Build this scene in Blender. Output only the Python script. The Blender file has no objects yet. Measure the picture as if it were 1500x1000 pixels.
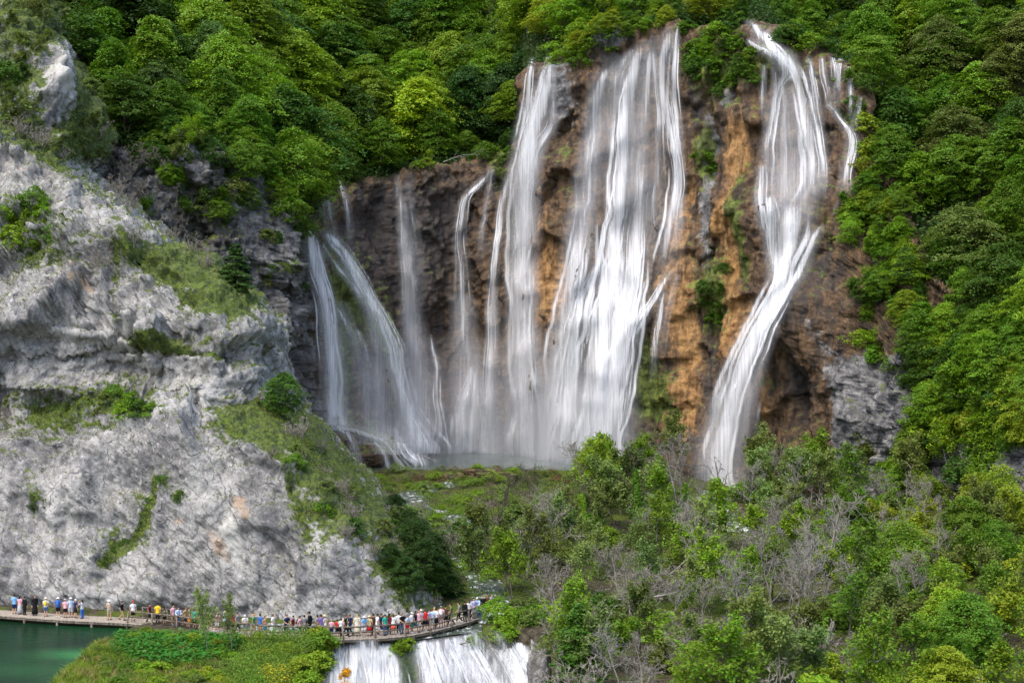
import bpy, math, random
import numpy as np
from mathutils import Vector
from mathutils.bvhtree import BVHTree

# ------------------------------------------------------------------ camera, sky, sun, exposure
scene = bpy.context.scene
COL = scene.collection
CAM_Z, FPX = 25.0, 2000.0          # eye height over the lake; focal length in 1500-px-wide picture units

cam_data = bpy.data.cameras.new("camera")
cam_data.sensor_width = 36.0
cam_data.lens = 48.0
cam_data.clip_start = 1.0
cam_data.clip_end = 3000.0
camera = bpy.data.objects.new("camera", cam_data)
camera.location = (0, 0, CAM_Z)
camera.rotation_euler = (math.radians(90), 0, 0)
COL.objects.link(camera)
scene.camera = camera

SUN_EL, SUN_AZ = math.radians(60), math.radians(215)   # azimuth clockwise from +Y: behind the camera, to its left
world = bpy.data.worlds.new("World")
scene.world = world
world.use_nodes = True
wn = world.node_tree
wn.nodes.clear()
sky = wn.nodes.new("ShaderNodeTexSky")
sky.sky_type = 'NISHITA'
sky.sun_disc = False
sky.sun_elevation = SUN_EL
sky.sun_rotation = SUN_AZ
sky.dust_density = 3.0
wbg = wn.nodes.new("ShaderNodeBackground")
wbg.inputs['Strength'].default_value = 0.15
wout = wn.nodes.new("ShaderNodeOutputWorld")
wn.links.new(sky.outputs[0], wbg.inputs[0])
wn.links.new(wbg.outputs[0], wout.inputs[0])

sun_data = bpy.data.lights.new("sun", 'SUN')
sun_data.energy = 1.0
sun_data.angle = math.radians(38)
sun_data.color = (1.0, 0.95, 0.86)
sun = bpy.data.objects.new("sun", sun_data)
sd = Vector((math.sin(SUN_AZ) * math.cos(SUN_EL), math.cos(SUN_AZ) * math.cos(SUN_EL), math.sin(SUN_EL)))
sun.rotation_euler = sd.to_track_quat('Z', 'Y').to_euler()
sun.location = (0, 0, 200)
COL.objects.link(sun)

scene.view_settings.view_transform = 'Standard'
scene.view_settings.look = 'None'
scene.view_settings.exposure = 1.22
scene.view_settings.gamma = 1.0
cy = scene.cycles
cy.max_bounces = 7
cy.diffuse_bounces = 3
cy.glossy_bounces = 2
cy.transmission_bounces = 4
cy.transparent_max_bounces = 14
cy.volume_bounces = 1
cy.use_denoising = True

# ------------------------------------------------------------------ helpers: points, noise, meshes, nodes
def W(px, py, Y):
    """picture point (1500x1000) at depth Y metres -> world"""
    return Vector(((px - 750) / FPX * Y, Y, CAM_Z - (py - 500) / FPX * Y))

def to_px(P):
    return 750 + P[..., 0] / P[..., 1] * FPX, 500 - (P[..., 2] - CAM_Z) / P[..., 1] * FPX

def _hash(ix, iy, iz, seed):
    h = (ix.astype(np.uint32) * np.uint32(374761393) + iy.astype(np.uint32) * np.uint32(668265263)
         + iz.astype(np.uint32) * np.uint32(2147483647) + np.uint32((seed * 974634757 + 12345) & 0xffffffff))
    h = (h ^ (h >> np.uint32(13))) * np.uint32(1274126177)
    h = (h ^ (h >> np.uint32(16))) * np.uint32(2246822519)
    h ^= h >> np.uint32(15)
    return (h & np.uint32(0xffffff)).astype(np.float32) / np.float32(0xffffff)

def vnoise(p, seed=0):
    """value noise, -1..1"""
    p = np.asarray(p, np.float32)
    i = np.floor(p).astype(np.int64)
    f = p - i
    f = f * f * f * (f * (f * 6 - 15) + 10)
    i = (i & 0xffff).astype(np.int64)
    out = 0
    for dx in (0, 1):
        wx = f[..., 0] if dx else 1 - f[..., 0]
        for dy in (0, 1):
            wy = f[..., 1] if dy else 1 - f[..., 1]
            for dz in (0, 1):
                wz = f[..., 2] if dz else 1 - f[..., 2]
                out = out + wx * wy * wz * _hash(i[..., 0] + dx, i[..., 1] + dy, i[..., 2] + dz, seed)
    return out * 2 - 1

def fbm(p, octv=4, gain=0.5, seed=0, ridged=False):
    p = np.asarray(p, np.float32)
    a, s, tot = 1.0, 0, 0
    for o in range(octv):
        n = vnoise(p * (2.03 ** o) + 17.3 * o, seed + o)
        if ridged:
            n = 1 - 2 * np.abs(n)
        s = s + a * n
        tot += a
        a *= gain
    return s / tot

def facets(p, seed=0, tilt=0.5):
    """blocky rock: every Voronoi block is a plane with its own height and tilt; returns height, crack closeness"""
    p = np.asarray(p, np.float32)
    i0 = np.floor(p).astype(np.int64)
    best = np.full(p.shape[:-1], 9.0, np.float32)
    second = best.copy()
    h = np.zeros_like(best)
    for dx in (-1, 0, 1):
        for dy in (-1, 0, 1):
            for dz in (-1, 0, 1):
                c = i0 + np.array([dx, dy, dz])
                m = c & 0xffff
                q = [(_hash(m[..., 0], m[..., 1], m[..., 2], seed + k)) for k in range(3)]
                d = [p[..., k] - (c[..., k] + q[k]) for k in range(3)]
                dist = d[0] ** 2 + d[1] ** 2 + d[2] ** 2
                r = q[0] * 7.31 % 1.0
                hh = (r * 2 - 1) * .5 + tilt * ((q[1] * 5.7 % 1 - .5) * d[0] + (q[2] * 9.1 % 1 - .5) * d[1] + (q[0] * 3.3 % 1 - .5) * d[2]) * 2
                near = dist < best
                second = np.where(near, best, np.minimum(second, dist))
                h = np.where(near, hh, h)
                best = np.where(near, dist, best)
    edge = np.sqrt(second) - np.sqrt(best)
    return h, edge

def smooth01(x, a, b):
    t = np.clip((x - a) / (b - a), 0, 1)
    return t * t * (3 - 2 * t)

def mesh_raw(name, verts, faces_flat, nper, mats=(), smooth=False):
    """verts (N,3), faces_flat int array, nper vertices in every face"""
    me = bpy.data.meshes.new(name)
    verts = np.ascontiguousarray(verts, np.float32)
    nf = len(faces_flat) // nper
    me.vertices.add(len(verts))
    me.vertices.foreach_set('co', verts.ravel())
    me.loops.add(nf * nper)
    me.loops.foreach_set('vertex_index', np.ascontiguousarray(faces_flat, np.int32).ravel())
    me.polygons.add(nf)
    me.polygons.foreach_set('loop_start', np.arange(0, nf * nper, nper, dtype=np.int32))
    me.polygons.foreach_set('loop_total', np.full(nf, nper, np.int32))
    if smooth:
        me.polygons.foreach_set('use_smooth', np.ones(nf, bool))
    me.update(calc_edges=True)
    for m in mats:
        me.materials.append(m)
    return me

def grid_mesh(name, V, mats=(), smooth=True, attrs=None, flip=False):
    R, C = V.shape[:2]
    idx = np.arange(R * C).reshape(R, C)
    q = np.stack([idx[:-1, :-1], idx[:-1, 1:], idx[1:, 1:], idx[1:, :-1]], -1)
    if flip:
        q = q[..., ::-1]
    me = mesh_raw(name, V.reshape(-1, 3), q.reshape(-1), 4, mats, smooth)
    for k, a in (attrs or {}).items():
        at = me.attributes.new(k, 'FLOAT', 'POINT')
        at.data.foreach_set('value', np.ascontiguousarray(a, np.float32).ravel())
    return me

def grid_bvh(V):
    R, C = V.shape[:2]
    idx = np.arange(R * C).reshape(R, C)
    q = np.stack([idx[:-1, :-1], idx[:-1, 1:], idx[1:, 1:], idx[1:, :-1]], -1).reshape(-1, 4)
    return BVHTree.FromPolygons(V.reshape(-1, 3).tolist(), q.tolist())

def grid_normals(V):
    du = np.gradient(V, axis=1)
    dv = np.gradient(V, axis=0)
    n = np.cross(du, dv)
    return n / (np.linalg.norm(n, axis=-1, keepdims=True) + 1e-9)

def blur(a, n, axis):
    for _ in range(n):
        a = (np.roll(a, 1, axis) + 2 * a + np.roll(a, -1, axis)) / 4 if False else _blur1(a, axis)
    return a

def _blur1(a, axis):
    a = np.moveaxis(a, axis, 0)
    b = a.copy()
    b[1:-1] = (a[:-2] + 2 * a[1:-1] + a[2:]) / 4
    return np.moveaxis(b, 0, axis)

def cast(bvhs, px, py):
    """nearest hit of the sight line through a picture point with any of the surfaces -> (point, normal)"""
    o = Vector((0, 0, CAM_Z))
    d = (W(px, py, 100) - o).normalized()
    best = None
    for b in bvhs:
        h = b.ray_cast(o, d)
        if h[0] is not None and (best is None or h[3] < best[2]):
            best = (h[0], h[1], h[3])
    return best

def link(name, me, parent=None):
    o = bpy.data.objects.new(name, me)
    COL.objects.link(o)
    if parent is not None:
        o.parent = parent
    return o

def tag(o, label=None, cat=None, group=None, kind=None):
    if label: o['label'] = label
    if cat: o['category'] = cat
    if group: o['group'] = group
    if kind: o['kind'] = kind
    return o

def empty(name, loc, rz=0.0):
    o = bpy.data.objects.new(name, None)
    o.empty_display_size = 0.3
    COL.objects.link(o)
    o.location = loc
    o.rotation_euler = (0, 0, rz)
    return o

# node helpers
def new_mat(name):
    m = bpy.data.materials.new(name)
    m.use_nodes = True
    m.node_tree.nodes.clear()
    return m, m.node_tree

def N(nt, typ, ins=None, **props):
    n = nt.nodes.new(typ)
    for k, v in props.items():
        setattr(n, k, v)
    for k, v in (ins or {}).items():
        s = n.inputs[k]
        if isinstance(v, bpy.types.NodeSocket):
            nt.links.new(v, s)
        else:
            s.default_value = v
    return n

def M(nt, op, a, b=0.0, c=None, clamp=False):
    ins = {0: a, 1: b}
    if c is not None: ins[2] = c
    return N(nt, 'ShaderNodeMath', ins, operation=op, use_clamp=clamp).outputs[0]

def mixc(nt, f, a, b, blend='MIX'):
    n = nt.nodes.new('ShaderNodeMix')
    n.data_type = 'RGBA'
    n.blend_type = blend
    for s, v in ((n.inputs[0], f), (n.inputs[6], a), (n.inputs[7], b)):
        if isinstance(v, bpy.types.NodeSocket):
            nt.links.new(v, s)
        elif s == n.inputs[0]:
            s.default_value = v
        else:
            s.default_value = (*v[:3], 1)
    return n.outputs[2]

def remap(nt, x, a, b, lo=0.0, hi=1.0):
    return N(nt, 'ShaderNodeMapRange', {0: x, 1: a, 2: b, 3: lo, 4: hi}, interpolation_type='SMOOTHSTEP').outputs[0]

def noise(nt, vec, scale, detail=5, rough=0.55, dist=0.0):
    return N(nt, 'ShaderNodeTexNoise', {'Vector': vec, 'Scale': scale, 'Detail': detail, 'Roughness': rough, 'Distortion': dist}).outputs[0]

def mapping(nt, vec, scale=(1, 1, 1), loc=(0, 0, 0)):
    return N(nt, 'ShaderNodeMapping', {'Vector': vec, 'Scale': scale, 'Location': loc}).outputs[0]

def attr(nt, name):
    return N(nt, 'ShaderNodeAttribute', attribute_name=name).outputs['Fac']

def principled_out(nt, color, rough=0.9, normal=None, spec=0.2, **extra):
    ins = {'Base Color': color if isinstance(color, bpy.types.NodeSocket) else (*color[:3], 1), 'Roughness': rough, 'Specular IOR Level': spec}
    if normal is not None: ins['Normal'] = normal
    ins.update(extra)
    b = N(nt, 'ShaderNodeBsdfPrincipled', ins)
    N(nt, 'ShaderNodeOutputMaterial', {0: b.outputs[0]})
    return b

# ------------------------------------------------------------------ materials
def limestone_mat(name, tint=1.0):
    m, nt = new_mat(name)
    co = N(nt, 'ShaderNodeTexCoord').outputs['Object']
    big = noise(nt, co, 0.10, 6, 0.55, 0.4)
    mid = noise(nt, co, 0.7, 9, 0.68)
    fine = noise(nt, co, 3.8, 6, 0.75)
    st = noise(nt, mapping(nt, co, (0.55, 0.55, 0.05)), 1.0, 6, 0.6, 0.3)
    v = M(nt, 'ADD', M(nt, 'MULTIPLY', big, 0.45), M(nt, 'MULTIPLY', mid, 0.65))
    col = mixc(nt, remap(nt, v, 0.40, 0.66), (0.155 * tint, 0.15 * tint, 0.146 * tint), (0.46 * tint, 0.445 * tint, 0.42 * tint))
    col = mixc(nt, M(nt, 'MULTIPLY', remap(nt, st, 0.48, 0.68), 0.65), col, (0.13, 0.13, 0.138))
    col = mixc(nt, M(nt, 'MULTIPLY', remap(nt, noise(nt, mapping(nt, co, (0.4, 0.4, 0.09), (9, 3, 1)), 1.0, 5, 0.6), 0.52, 0.7), 0.5), col, (0.55 * tint, 0.53 * tint, 0.50 * tint))
    pits = remap(nt, fine, 0.52, 0.66)
    col = mixc(nt, M(nt, 'MULTIPLY', pits, 0.82), col, (0.085, 0.085, 0.095))
    chips = remap(nt, noise(nt, mapping(nt, co, (1, 1, 1), (40, 8, 2)), 2.3, 5, 0.65), 0.54, 0.68)
    col = mixc(nt, M(nt, 'MULTIPLY', chips, 0.50), col, (0.58 * tint, 0.57 * tint, 0.54 * tint))
    warp = N(nt, 'ShaderNodeVectorMath', {0: co, 1: N(nt, 'ShaderNodeVectorMath', {0: N(nt, 'ShaderNodeTexNoise', {'Vector': co, 'Scale': 0.5, 'Detail': 4}).outputs[1], 'Scale': 2.0}, operation='SCALE').outputs[0]}, operation='ADD').outputs[0]
    vor = N(nt, 'ShaderNodeTexVoronoi', {'Vector': mapping(nt, warp, (0.40, 0.40, 0.22)), 'Scale': 1.0}, feature='DISTANCE_TO_EDGE').outputs['Distance']
    crack = M(nt, 'MULTIPLY', remap(nt, vor, 0.035, 0.0), remap(nt, mid, 0.42, 0.6))
    col = mixc(nt, M(nt, 'MULTIPLY', crack, 0.6), col, (0.05, 0.05, 0.055))
    wn_ = noise(nt, co, 0.9, 6, 0.6)
    warm = remap(nt, M(nt, 'ADD', attr(nt, 'warm'), M(nt, 'MULTIPLY', M(nt, 'SUBTRACT', wn_, 0.5), 1.6)), 0.45, 0.8)
    col = mixc(nt, M(nt, 'MULTIPLY', warm, 0.75), col, mixc(nt, fine, (0.34, 0.19, 0.09), (0.62, 0.50, 0.38)))
    pale = remap(nt, M(nt, 'ADD', attr(nt, 'pale'), M(nt, 'MULTIPLY', M(nt, 'SUBTRACT', noise(nt, mapping(nt, co, (1, 1, 0.3)), 0.8, 6, 0.65), 0.5), 1.6)), 0.45, 0.9)
    col = mixc(nt, M(nt, 'MULTIPLY', pale, 0.7), col, (0.60 * tint, 0.58 * tint, 0.53 * tint))
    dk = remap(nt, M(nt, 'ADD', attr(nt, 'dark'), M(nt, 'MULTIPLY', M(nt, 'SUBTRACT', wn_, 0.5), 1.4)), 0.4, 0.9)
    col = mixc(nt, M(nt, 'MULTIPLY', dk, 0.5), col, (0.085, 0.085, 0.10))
    mn = noise(nt, co, 1.1, 7, 0.7)
    up = N(nt, 'ShaderNodeSeparateXYZ', {0: N(nt, 'ShaderNodeNewGeometry').outputs['Normal']}).outputs[2]
    mossv = M(nt, 'ADD', M(nt, 'ADD', attr(nt, 'moss'), M(nt, 'MULTIPLY', remap(nt, up, 0.25, 0.8), 0.40)), M(nt, 'MULTIPLY', M(nt, 'SUBTRACT', mn, 0.5), 2.2))
    moss = remap(nt, mossv, 0.42, 0.75)
    col = mixc(nt, M(nt, 'MULTIPLY', moss, 0.92), col, mixc(nt, remap(nt, noise(nt, co, 2.4, 5, 0.6), 0.35, 0.65), (0.032, 0.050, 0.010), (0.115, 0.165, 0.016)))
    hgt = M(nt, 'ADD', M(nt, 'MULTIPLY', mid, 1.0), M(nt, 'ADD', M(nt, 'MULTIPLY', fine, 0.35), M(nt, 'MULTIPLY', crack, -0.2)))
    bmp = N(nt, 'ShaderNodeBump', {'Height': hgt, 'Strength': 0.9, 'Distance': 0.5}).outputs[0]
    principled_out(nt, col, 0.92, bmp, 0.15)
    return m

def tufa_mat():
    """travertine of the fall wall: ochre and brown drapery, wet black streaks, moss; greyer where 'grey' is set"""
    m, nt = new_mat('tufa_rock')
    co = N(nt, 'ShaderNodeTexCoord').outputs['Object']
    st1 = noise(nt, mapping(nt, co, (0.8, 0.8, 0.045)), 1.0, 7, 0.66, 0.4)
    st2 = noise(nt, mapping(nt, co, (0.9, 0.9, 0.22), (5, 2, 9)), 1.0, 8, 0.68, 0.6)
    mid = noise(nt, co, 0.55, 8, 0.66, 0.3)
    fine = noise(nt, co, 2.6, 6, 0.7)
    br = mixc(nt, remap(nt, st2, 0.36, 0.64), (0.030, 0.022, 0.016), (0.150, 0.088, 0.042))
    br = mixc(nt, M(nt, 'MULTIPLY', remap(nt, mid, 0.54, 0.66), 0.55), br, (0.26, 0.17, 0.095))
    oc = mixc(nt, remap(nt, st2, 0.35, 0.66), (0.17, 0.085, 0.030), (0.44, 0.25, 0.09))
    och = remap(nt, M(nt, 'ADD', attr(nt, 'ochre'), M(nt, 'MULTIPLY', M(nt, 'SUBTRACT', st1, 0.5), 1.5)), 0.38, 0.85)
    col = mixc(nt, och, br, oc)
    grey = mixc(nt, remap(nt, M(nt, 'ADD', M(nt, 'MULTIPLY', mid, 0.6), M(nt, 'MULTIPLY', fine, 0.4)), 0.42, 0.62), (0.07, 0.07, 0.075), (0.30, 0.29, 0.28))
    gm = remap(nt, M(nt, 'ADD', attr(nt, 'grey'), M(nt, 'MULTIPLY', M(nt, 'SUBTRACT', mid, 0.5), 1.6)), 0.35, 0.65)
    col = mixc(nt, gm, col, grey)
    col = mixc(nt, M(nt, 'MULTIPLY', remap(nt, fine, 0.54, 0.68), 0.55), col, (0.028, 0.022, 0.018))
    col = mixc(nt, M(nt, 'MULTIPLY', remap(nt, noise(nt, mapping(nt, co, (1.1, 1.1, 0.05), (3, 7, 2)), 1.0, 6, 0.62, 0.3), 0.50, 0.66), 0.62), col, (0.026, 0.022, 0.020))
    dk = remap(nt, M(nt, 'ADD', attr(nt, 'dark'), M(nt, 'MULTIPLY', M(nt, 'SUBTRACT', st1, 0.5), 2.0)), 0.35, 0.85)
    col = mixc(nt, M(nt, 'MULTIPLY', dk, 0.85), col, mixc(nt, st2, (0.018, 0.016, 0.016), (0.07, 0.06, 0.055)))
    mn = noise(nt, mapping(nt, co, (1, 1, 0.45)), 0.8, 7, 0.68)
    up = N(nt, 'ShaderNodeSeparateXYZ', {0: N(nt, 'ShaderNodeNewGeometry').outputs['Normal']}).outputs[2]
    mossv = M(nt, 'ADD', M(nt, 'ADD', attr(nt, 'moss'), M(nt, 'MULTIPLY', remap(nt, up, 0.3, 0.8), 0.35)), M(nt, 'MULTIPLY', M(nt, 'SUBTRACT', mn, 0.46), 1.8))
    moss = remap(nt, mossv, 0.42, 0.72)
    col = mixc(nt, M(nt, 'MULTIPLY', moss, 0.9), col, mixc(nt, remap(nt, st2, 0.35, 0.65), (0.040, 0.055, 0.010), (0.16, 0.20, 0.030)))
    hgt = M(nt, 'ADD', M(nt, 'MULTIPLY', st2, 0.5), M(nt, 'ADD', M(nt, 'MULTIPLY', fine, 0.5), M(nt, 'MULTIPLY', mid, 0.7)))
    bmp = N(nt, 'ShaderNodeBump', {'Height': hgt, 'Strength': 1.0, 'Distance': 0.5}).outputs[0]
    rough = M(nt, 'SUBTRACT', remap(nt, fine, 0.3, 0.7, 0.45, 0.85), M(nt, 'MULTIPLY', dk, 0.22))
    principled_out(nt, col, rough, bmp, 0.3)
    return m

def soil_mat():
    m, nt = new_mat('forest_soil')
    co = N(nt, 'ShaderNodeTexCoord').outputs['Object']
    a = noise(nt, co, 0.35, 7, 0.65)
    b = noise(nt, co, 2.5, 6, 0.7)
    col = mixc(nt, remap(nt, b, 0.35, 0.65), (0.020, 0.022, 0.010), (0.060, 0.055, 0.028))
    col = mixc(nt, remap(nt, a, 0.48, 0.62), col, (0.040, 0.065, 0.014))
    bmp = N(nt, 'ShaderNodeBump', {'Height': b, 'Strength': 1.0, 'Distance': 0.4}).outputs[0]
    principled_out(nt, col, 0.95, bmp, 0.1)
    return m

def valley_mat():
    m, nt = new_mat('valley_ground')
    co = N(nt, 'ShaderNodeTexCoord').outputs['Object']
    a = noise(nt, co, 0.22, 7, 0.62, 0.5)
    b = noise(nt, co, 1.8, 7, 0.7)
    col = mixc(nt, remap(nt, b, 0.32, 0.68), (0.030, 0.026, 0.018), (0.12, 0.10, 0.07))
    col = mixc(nt, remap(nt, a, 0.44, 0.56), col, mixc(nt, b, (0.045, 0.065, 0.012), (0.13, 0.17, 0.03)))
    bmp = N(nt, 'ShaderNodeBump', {'Height': b, 'Strength': 1.0, 'Distance': 0.4}).outputs[0]
    principled_out(nt, col, 0.95, bmp, 0.1)
    return m

def leaf_mat(name, vary=0.5, transl=0.35):
    """leaf colour comes from the object's own colour; every leaf differs a little"""
    m, nt = new_mat(name)
    oi = N(nt, 'ShaderNodeObjectInfo')
    ri = N(nt, 'ShaderNodeNewGeometry').outputs['Random Per Island']
    hs = N(nt, 'ShaderNodeHueSaturation', {'Hue': M(nt, 'ADD', M(nt, 'MULTIPLY', M(nt, 'SUBTRACT', ri, 0.5), 0.05), 0.5),
                                          'Saturation': 1.0, 'Value': M(nt, 'ADD', M(nt, 'MULTIPLY', ri, vary), 1 - vary * .5), 'Color': oi.outputs['Color']}).outputs[0]
    d = N(nt, 'ShaderNodeBsdfPrincipled', {'Base Color': hs, 'Roughness': 0.55, 'Specular IOR Level': 0.25}).outputs[0]
    tc = mixc(nt, 0.5, hs, (1.0, 0.95, 0.3), 'MULTIPLY')
    t = N(nt, 'ShaderNodeBsdfTranslucent', {'Color': tc}).outputs[0]
    mx = N(nt, 'ShaderNodeMixShader', {0: transl, 1: d, 2: t}).outputs[0]
    N(nt, 'ShaderNodeOutputMaterial', {0: mx})
    return m

def bark_mat(name, c0, c1):
    m, nt = new_mat(name)
    co = N(nt, 'ShaderNodeTexCoord').outputs['Object']
    b = noise(nt, mapping(nt, co, (3, 3, 0.8)), 1.5, 6, 0.7)
    bmp = N(nt, 'ShaderNodeBump', {'Height': b, 'Strength': 0.7, 'Distance': 0.05}).outputs[0]
    principled_out(nt, mixc(nt, remap(nt, b, 0.35, 0.65), c0, c1), 0.9, bmp, 0.15)
    return m

def fall_mat(name, col=(0.91, 0.92, 0.94), soft=0.8, fu=1.8, fv=0.04, veil=False):
    """falling white water: streaked along the strand, thinning to nothing at its edges"""
    m, nt = new_mat(name)
    uv = N(nt, 'ShaderNodeUVMap', uv_map='flow').outputs[0]
    oi = N(nt, 'ShaderNodeObjectInfo').outputs['Random']
    off = N(nt, 'ShaderNodeCombineXYZ', {0: M(nt, 'MULTIPLY', oi, 91.0), 1: M(nt, 'MULTIPLY', oi, 37.0), 2: 0.0}).outputs[0]
    v = N(nt, 'ShaderNodeVectorMath', {0: uv, 1: off}, operation='ADD').outputs[0]
    n1 = noise(nt, mapping(nt, v, (fu * .4, fv, 1)), 1.0, 4, 0.55, 0.25)
    n2 = noise(nt, mapping(nt, v, (fu * 1.7, fv * 2.2, 1)), 1.0, 6, 0.62, 0.15)
    n = M(nt, 'DIVIDE', M(nt, 'SUBTRACT', M(nt, 'ADD', M(nt, 'MULTIPLY', n1, 0.5), M(nt, 'MULTIPLY', n2, 0.5)), 0.30), 0.40, clamp=True)
    ed = attr(nt, 'edge')
    e = M(nt, 'SUBTRACT', 1.0, M(nt, 'ABSOLUTE', M(nt, 'SUBTRACT', M(nt, 'MULTIPLY', ed, 2.0), 1.0)))
    d = M(nt, 'MULTIPLY', remap(nt, e, 0.0, 0.9), attr(nt, 'dens'))
    if veil:      # a sheet of fine drops: even, faintly streaked
        a = M(nt, 'MULTIPLY', d, M(nt, 'ADD', 0.25, M(nt, 'MULTIPLY', n, 0.75)), clamp=True)
    else:         # thick water is nearly opaque, thin water only shows as threads
        a = M(nt, 'DIVIDE', M(nt, 'SUBTRACT', n, M(nt, 'SUBTRACT', 1.0, M(nt, 'MULTIPLY', d, 0.95))), soft, clamp=True)
        a = M(nt, 'MULTIPLY', a, M(nt, 'MULTIPLY', remap(nt, d, 0.0, 0.2), 0.95))
        soft_a = M(nt, 'MULTIPLY', d, M(nt, 'ADD', 0.35, M(nt, 'MULTIPLY', n, 0.65)), clamp=True)
        hz = attr(nt, 'halo')
        a = M(nt, 'ADD', M(nt, 'MULTIPLY', a, M(nt, 'SUBTRACT', 1.0, hz)), M(nt, 'MULTIPLY', soft_a, hz))
    dif = N(nt, 'ShaderNodeBsdfDiffuse', {'Color': (*col, 1)}).outputs[0]
    tr = N(nt, 'ShaderNodeBsdfTranslucent', {'Color': (*col, 1)}).outputs[0]
    s = N(nt, 'ShaderNodeMixShader', {0: 0.3, 1: dif, 2: tr}).outputs[0]
    clear = N(nt, 'ShaderNodeBsdfTransparent').outputs[0]
    N(nt, 'ShaderNodeOutputMaterial', {0: N(nt, 'ShaderNodeMixShader', {0: a, 1: clear, 2: s}).outputs[0]})
    return m

def plain_mat(name, col, rough=0.8, var=0.15, sc=3.0):
    m, nt = new_mat(name)
    co = N(nt, 'ShaderNodeTexCoord').outputs['Object']
    b = noise(nt, co, sc, 4, 0.6)
    c = mixc(nt, b, [x * (1 - var) for x in col], [min(1, x * (1 + var)) for x in col])
    principled_out(nt, c, rough, None, 0.2)
    return m

LIME = limestone_mat('limestone')
TUFA = tufa_mat()
SOIL = soil_mat()
VALLEY = valley_mat()
LEAF = leaf_mat('leaf')
NEEDLE = leaf_mat('needle', 0.6, 0.15)
BARK = bark_mat('brown_bark', (0.035, 0.028, 0.020), (0.13, 0.11, 0.085))
PALEBARK = bark_mat('grey_bark', (0.12, 0.115, 0.10), (0.34, 0.32, 0.29))
TWIG = bark_mat('grey_twig', (0.14, 0.125, 0.10), (0.34, 0.31, 0.265))
FALL = fall_mat('falling_water')
VEIL = fall_mat('water_veil', (0.88, 0.89, 0.92), 0.9, 1.8, 0.03, True)
CASC = fall_mat('cascade_water', (0.88, 0.90, 0.92), 0.6, 3.0, 0.22)
# ------------------------------------------------------------------ terrain: the fall wall with the hills above it
# every column: picture x, then (picture y, depth) from the foot up over the rim to the hill's top
BGC = [
 (-260, [(600,170),(450,174),(320,178),(200,184),(170,196),(20,250),(-160,315)]),
 (120,  [(600,172),(450,176),(320,180),(210,186),(185,198),(30,252),(-160,318)]),
 (250,  [(640,176),(500,180),(350,184),(225,190),(205,200),(50,255),(-150,320)]),
 (350,  [(650,180),(520,184),(380,188),(232,194),(210,206),(80,260),(-120,330)]),
 (420,  [(660,190),(540,193),(420,197),(300,202),(275,212),(110,270),(-110,335)]),
 (448,  [(700,203),(560,207),(440,211),(330,215),(300,228),(120,278),(-110,340)]),
 (480,  [(696,216),(560,224),(420,230),(290,235),(265,246),(130,285),(-110,342)]),
 (540,  [(690,228),(560,238),(420,244),(272,248),(250,260),(130,295),(-110,345)]),
 (600,  [(664,244),(550,248),(420,251),(262,256),(242,267),(130,302),(-110,350)]),
 (690,  [(656,252),(540,254),(400,256),(245,260),(225,272),(120,305),(-110,350)]),
 (745,  [(660,247),(540,249),(380,251),(225,258),(200,272),(100,300),(-110,345)]),
 (772,  [(666,241),(520,244),(340,247),(110,253),(80,264),(20,285),(-110,330)]),
 (830,  [(680,231),(500,235),(300,240),(95,245),(70,256),(0,280),(-110,320)]),
 (900,  [(690,222),(520,228),(340,236),(62,242),(38,252),(-20,275),(-110,310)]),
 (985,  [(700,215),(520,223),(320,233),(40,239),(20,248),(-30,270),(-110,305)]),
 (1015, [(702,211),(520,217),(310,227),(55,236),(30,246),(-30,268),(-110,302)]),
 (1055, [(716,207),(520,215),(300,225),(60,234),(32,243),(-30,265),(-110,300)]),
 (1110, [(725,202),(500,210),(300,219),(42,229),(20,238),(-30,262),(-110,296)]),
 (1200, [(725,196),(520,203),(330,211),(85,223),(62,233),(0,255),(-110,290)]),
 (1250, [(705,191),(540,195),(350,203),(110,215),(85,226),(0,250),(-110,285)]),
 (1320, [(700,180),(580,184),(480,189),(320,199),(270,207),(50,238),(-110,272)]),
 (1400, [(730,170),(620,174),(520,178),(440,183),(400,190),(110,222),(-110,254)]),
 (1500, [(770,155),(670,160),(580,164),(500,169),(455,177),(160,208),(-110,240)]),
 (1640, [(830,138),(720,143),(620,148),(540,153),(500,160),(200,190),(-110,222)]),
 (1780, [(880,122),(770,127),(660,132),(570,138),(530,145),(230,175),(-110,208)]),
]
_cpx = np.array([c[0] for c in BGC], float)
_cpy = np.array([[p[0] for p in c[1]] for c in BGC], float)
_cY = np.array([[p[1] for p in c[1]] for c in BGC], float)

NC = 820
bg_px = np.linspace(-260, 1780, NC)
vs = np.concatenate([np.linspace(-0.35, 3, 330, endpoint=False), np.linspace(3, 4, 34, endpoint=False), np.linspace(4, 6, 110)])
NR = len(vs)

def _interp_tab(tab):
    cols = np.stack([np.interp(bg_px, _cpx, tab[:, k]) for k in range(7)], 0)   # 7 x NC
    cols = blur(cols, 14, 1)
    out = np.empty((NR, NC))
    for r, v in enumerate(vs):
        k = int(np.clip(math.floor(v), 0, 5))
        t = v - k
        out[r] = cols[k] * (1 - t) + cols[k + 1] * t
    return out
bgPY = _interp_tab(_cpy)
bgY = blur(_interp_tab(_cY), 8, 0)
bgPX = np.broadcast_to(bg_px, (NR, NC))
bgV = np.stack([(bgPX - 750) / FPX * bgY, bgY, CAM_Z - (bgPY - 500) / FPX * bgY], -1)
bgN = grid_normals(bgV)

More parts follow.
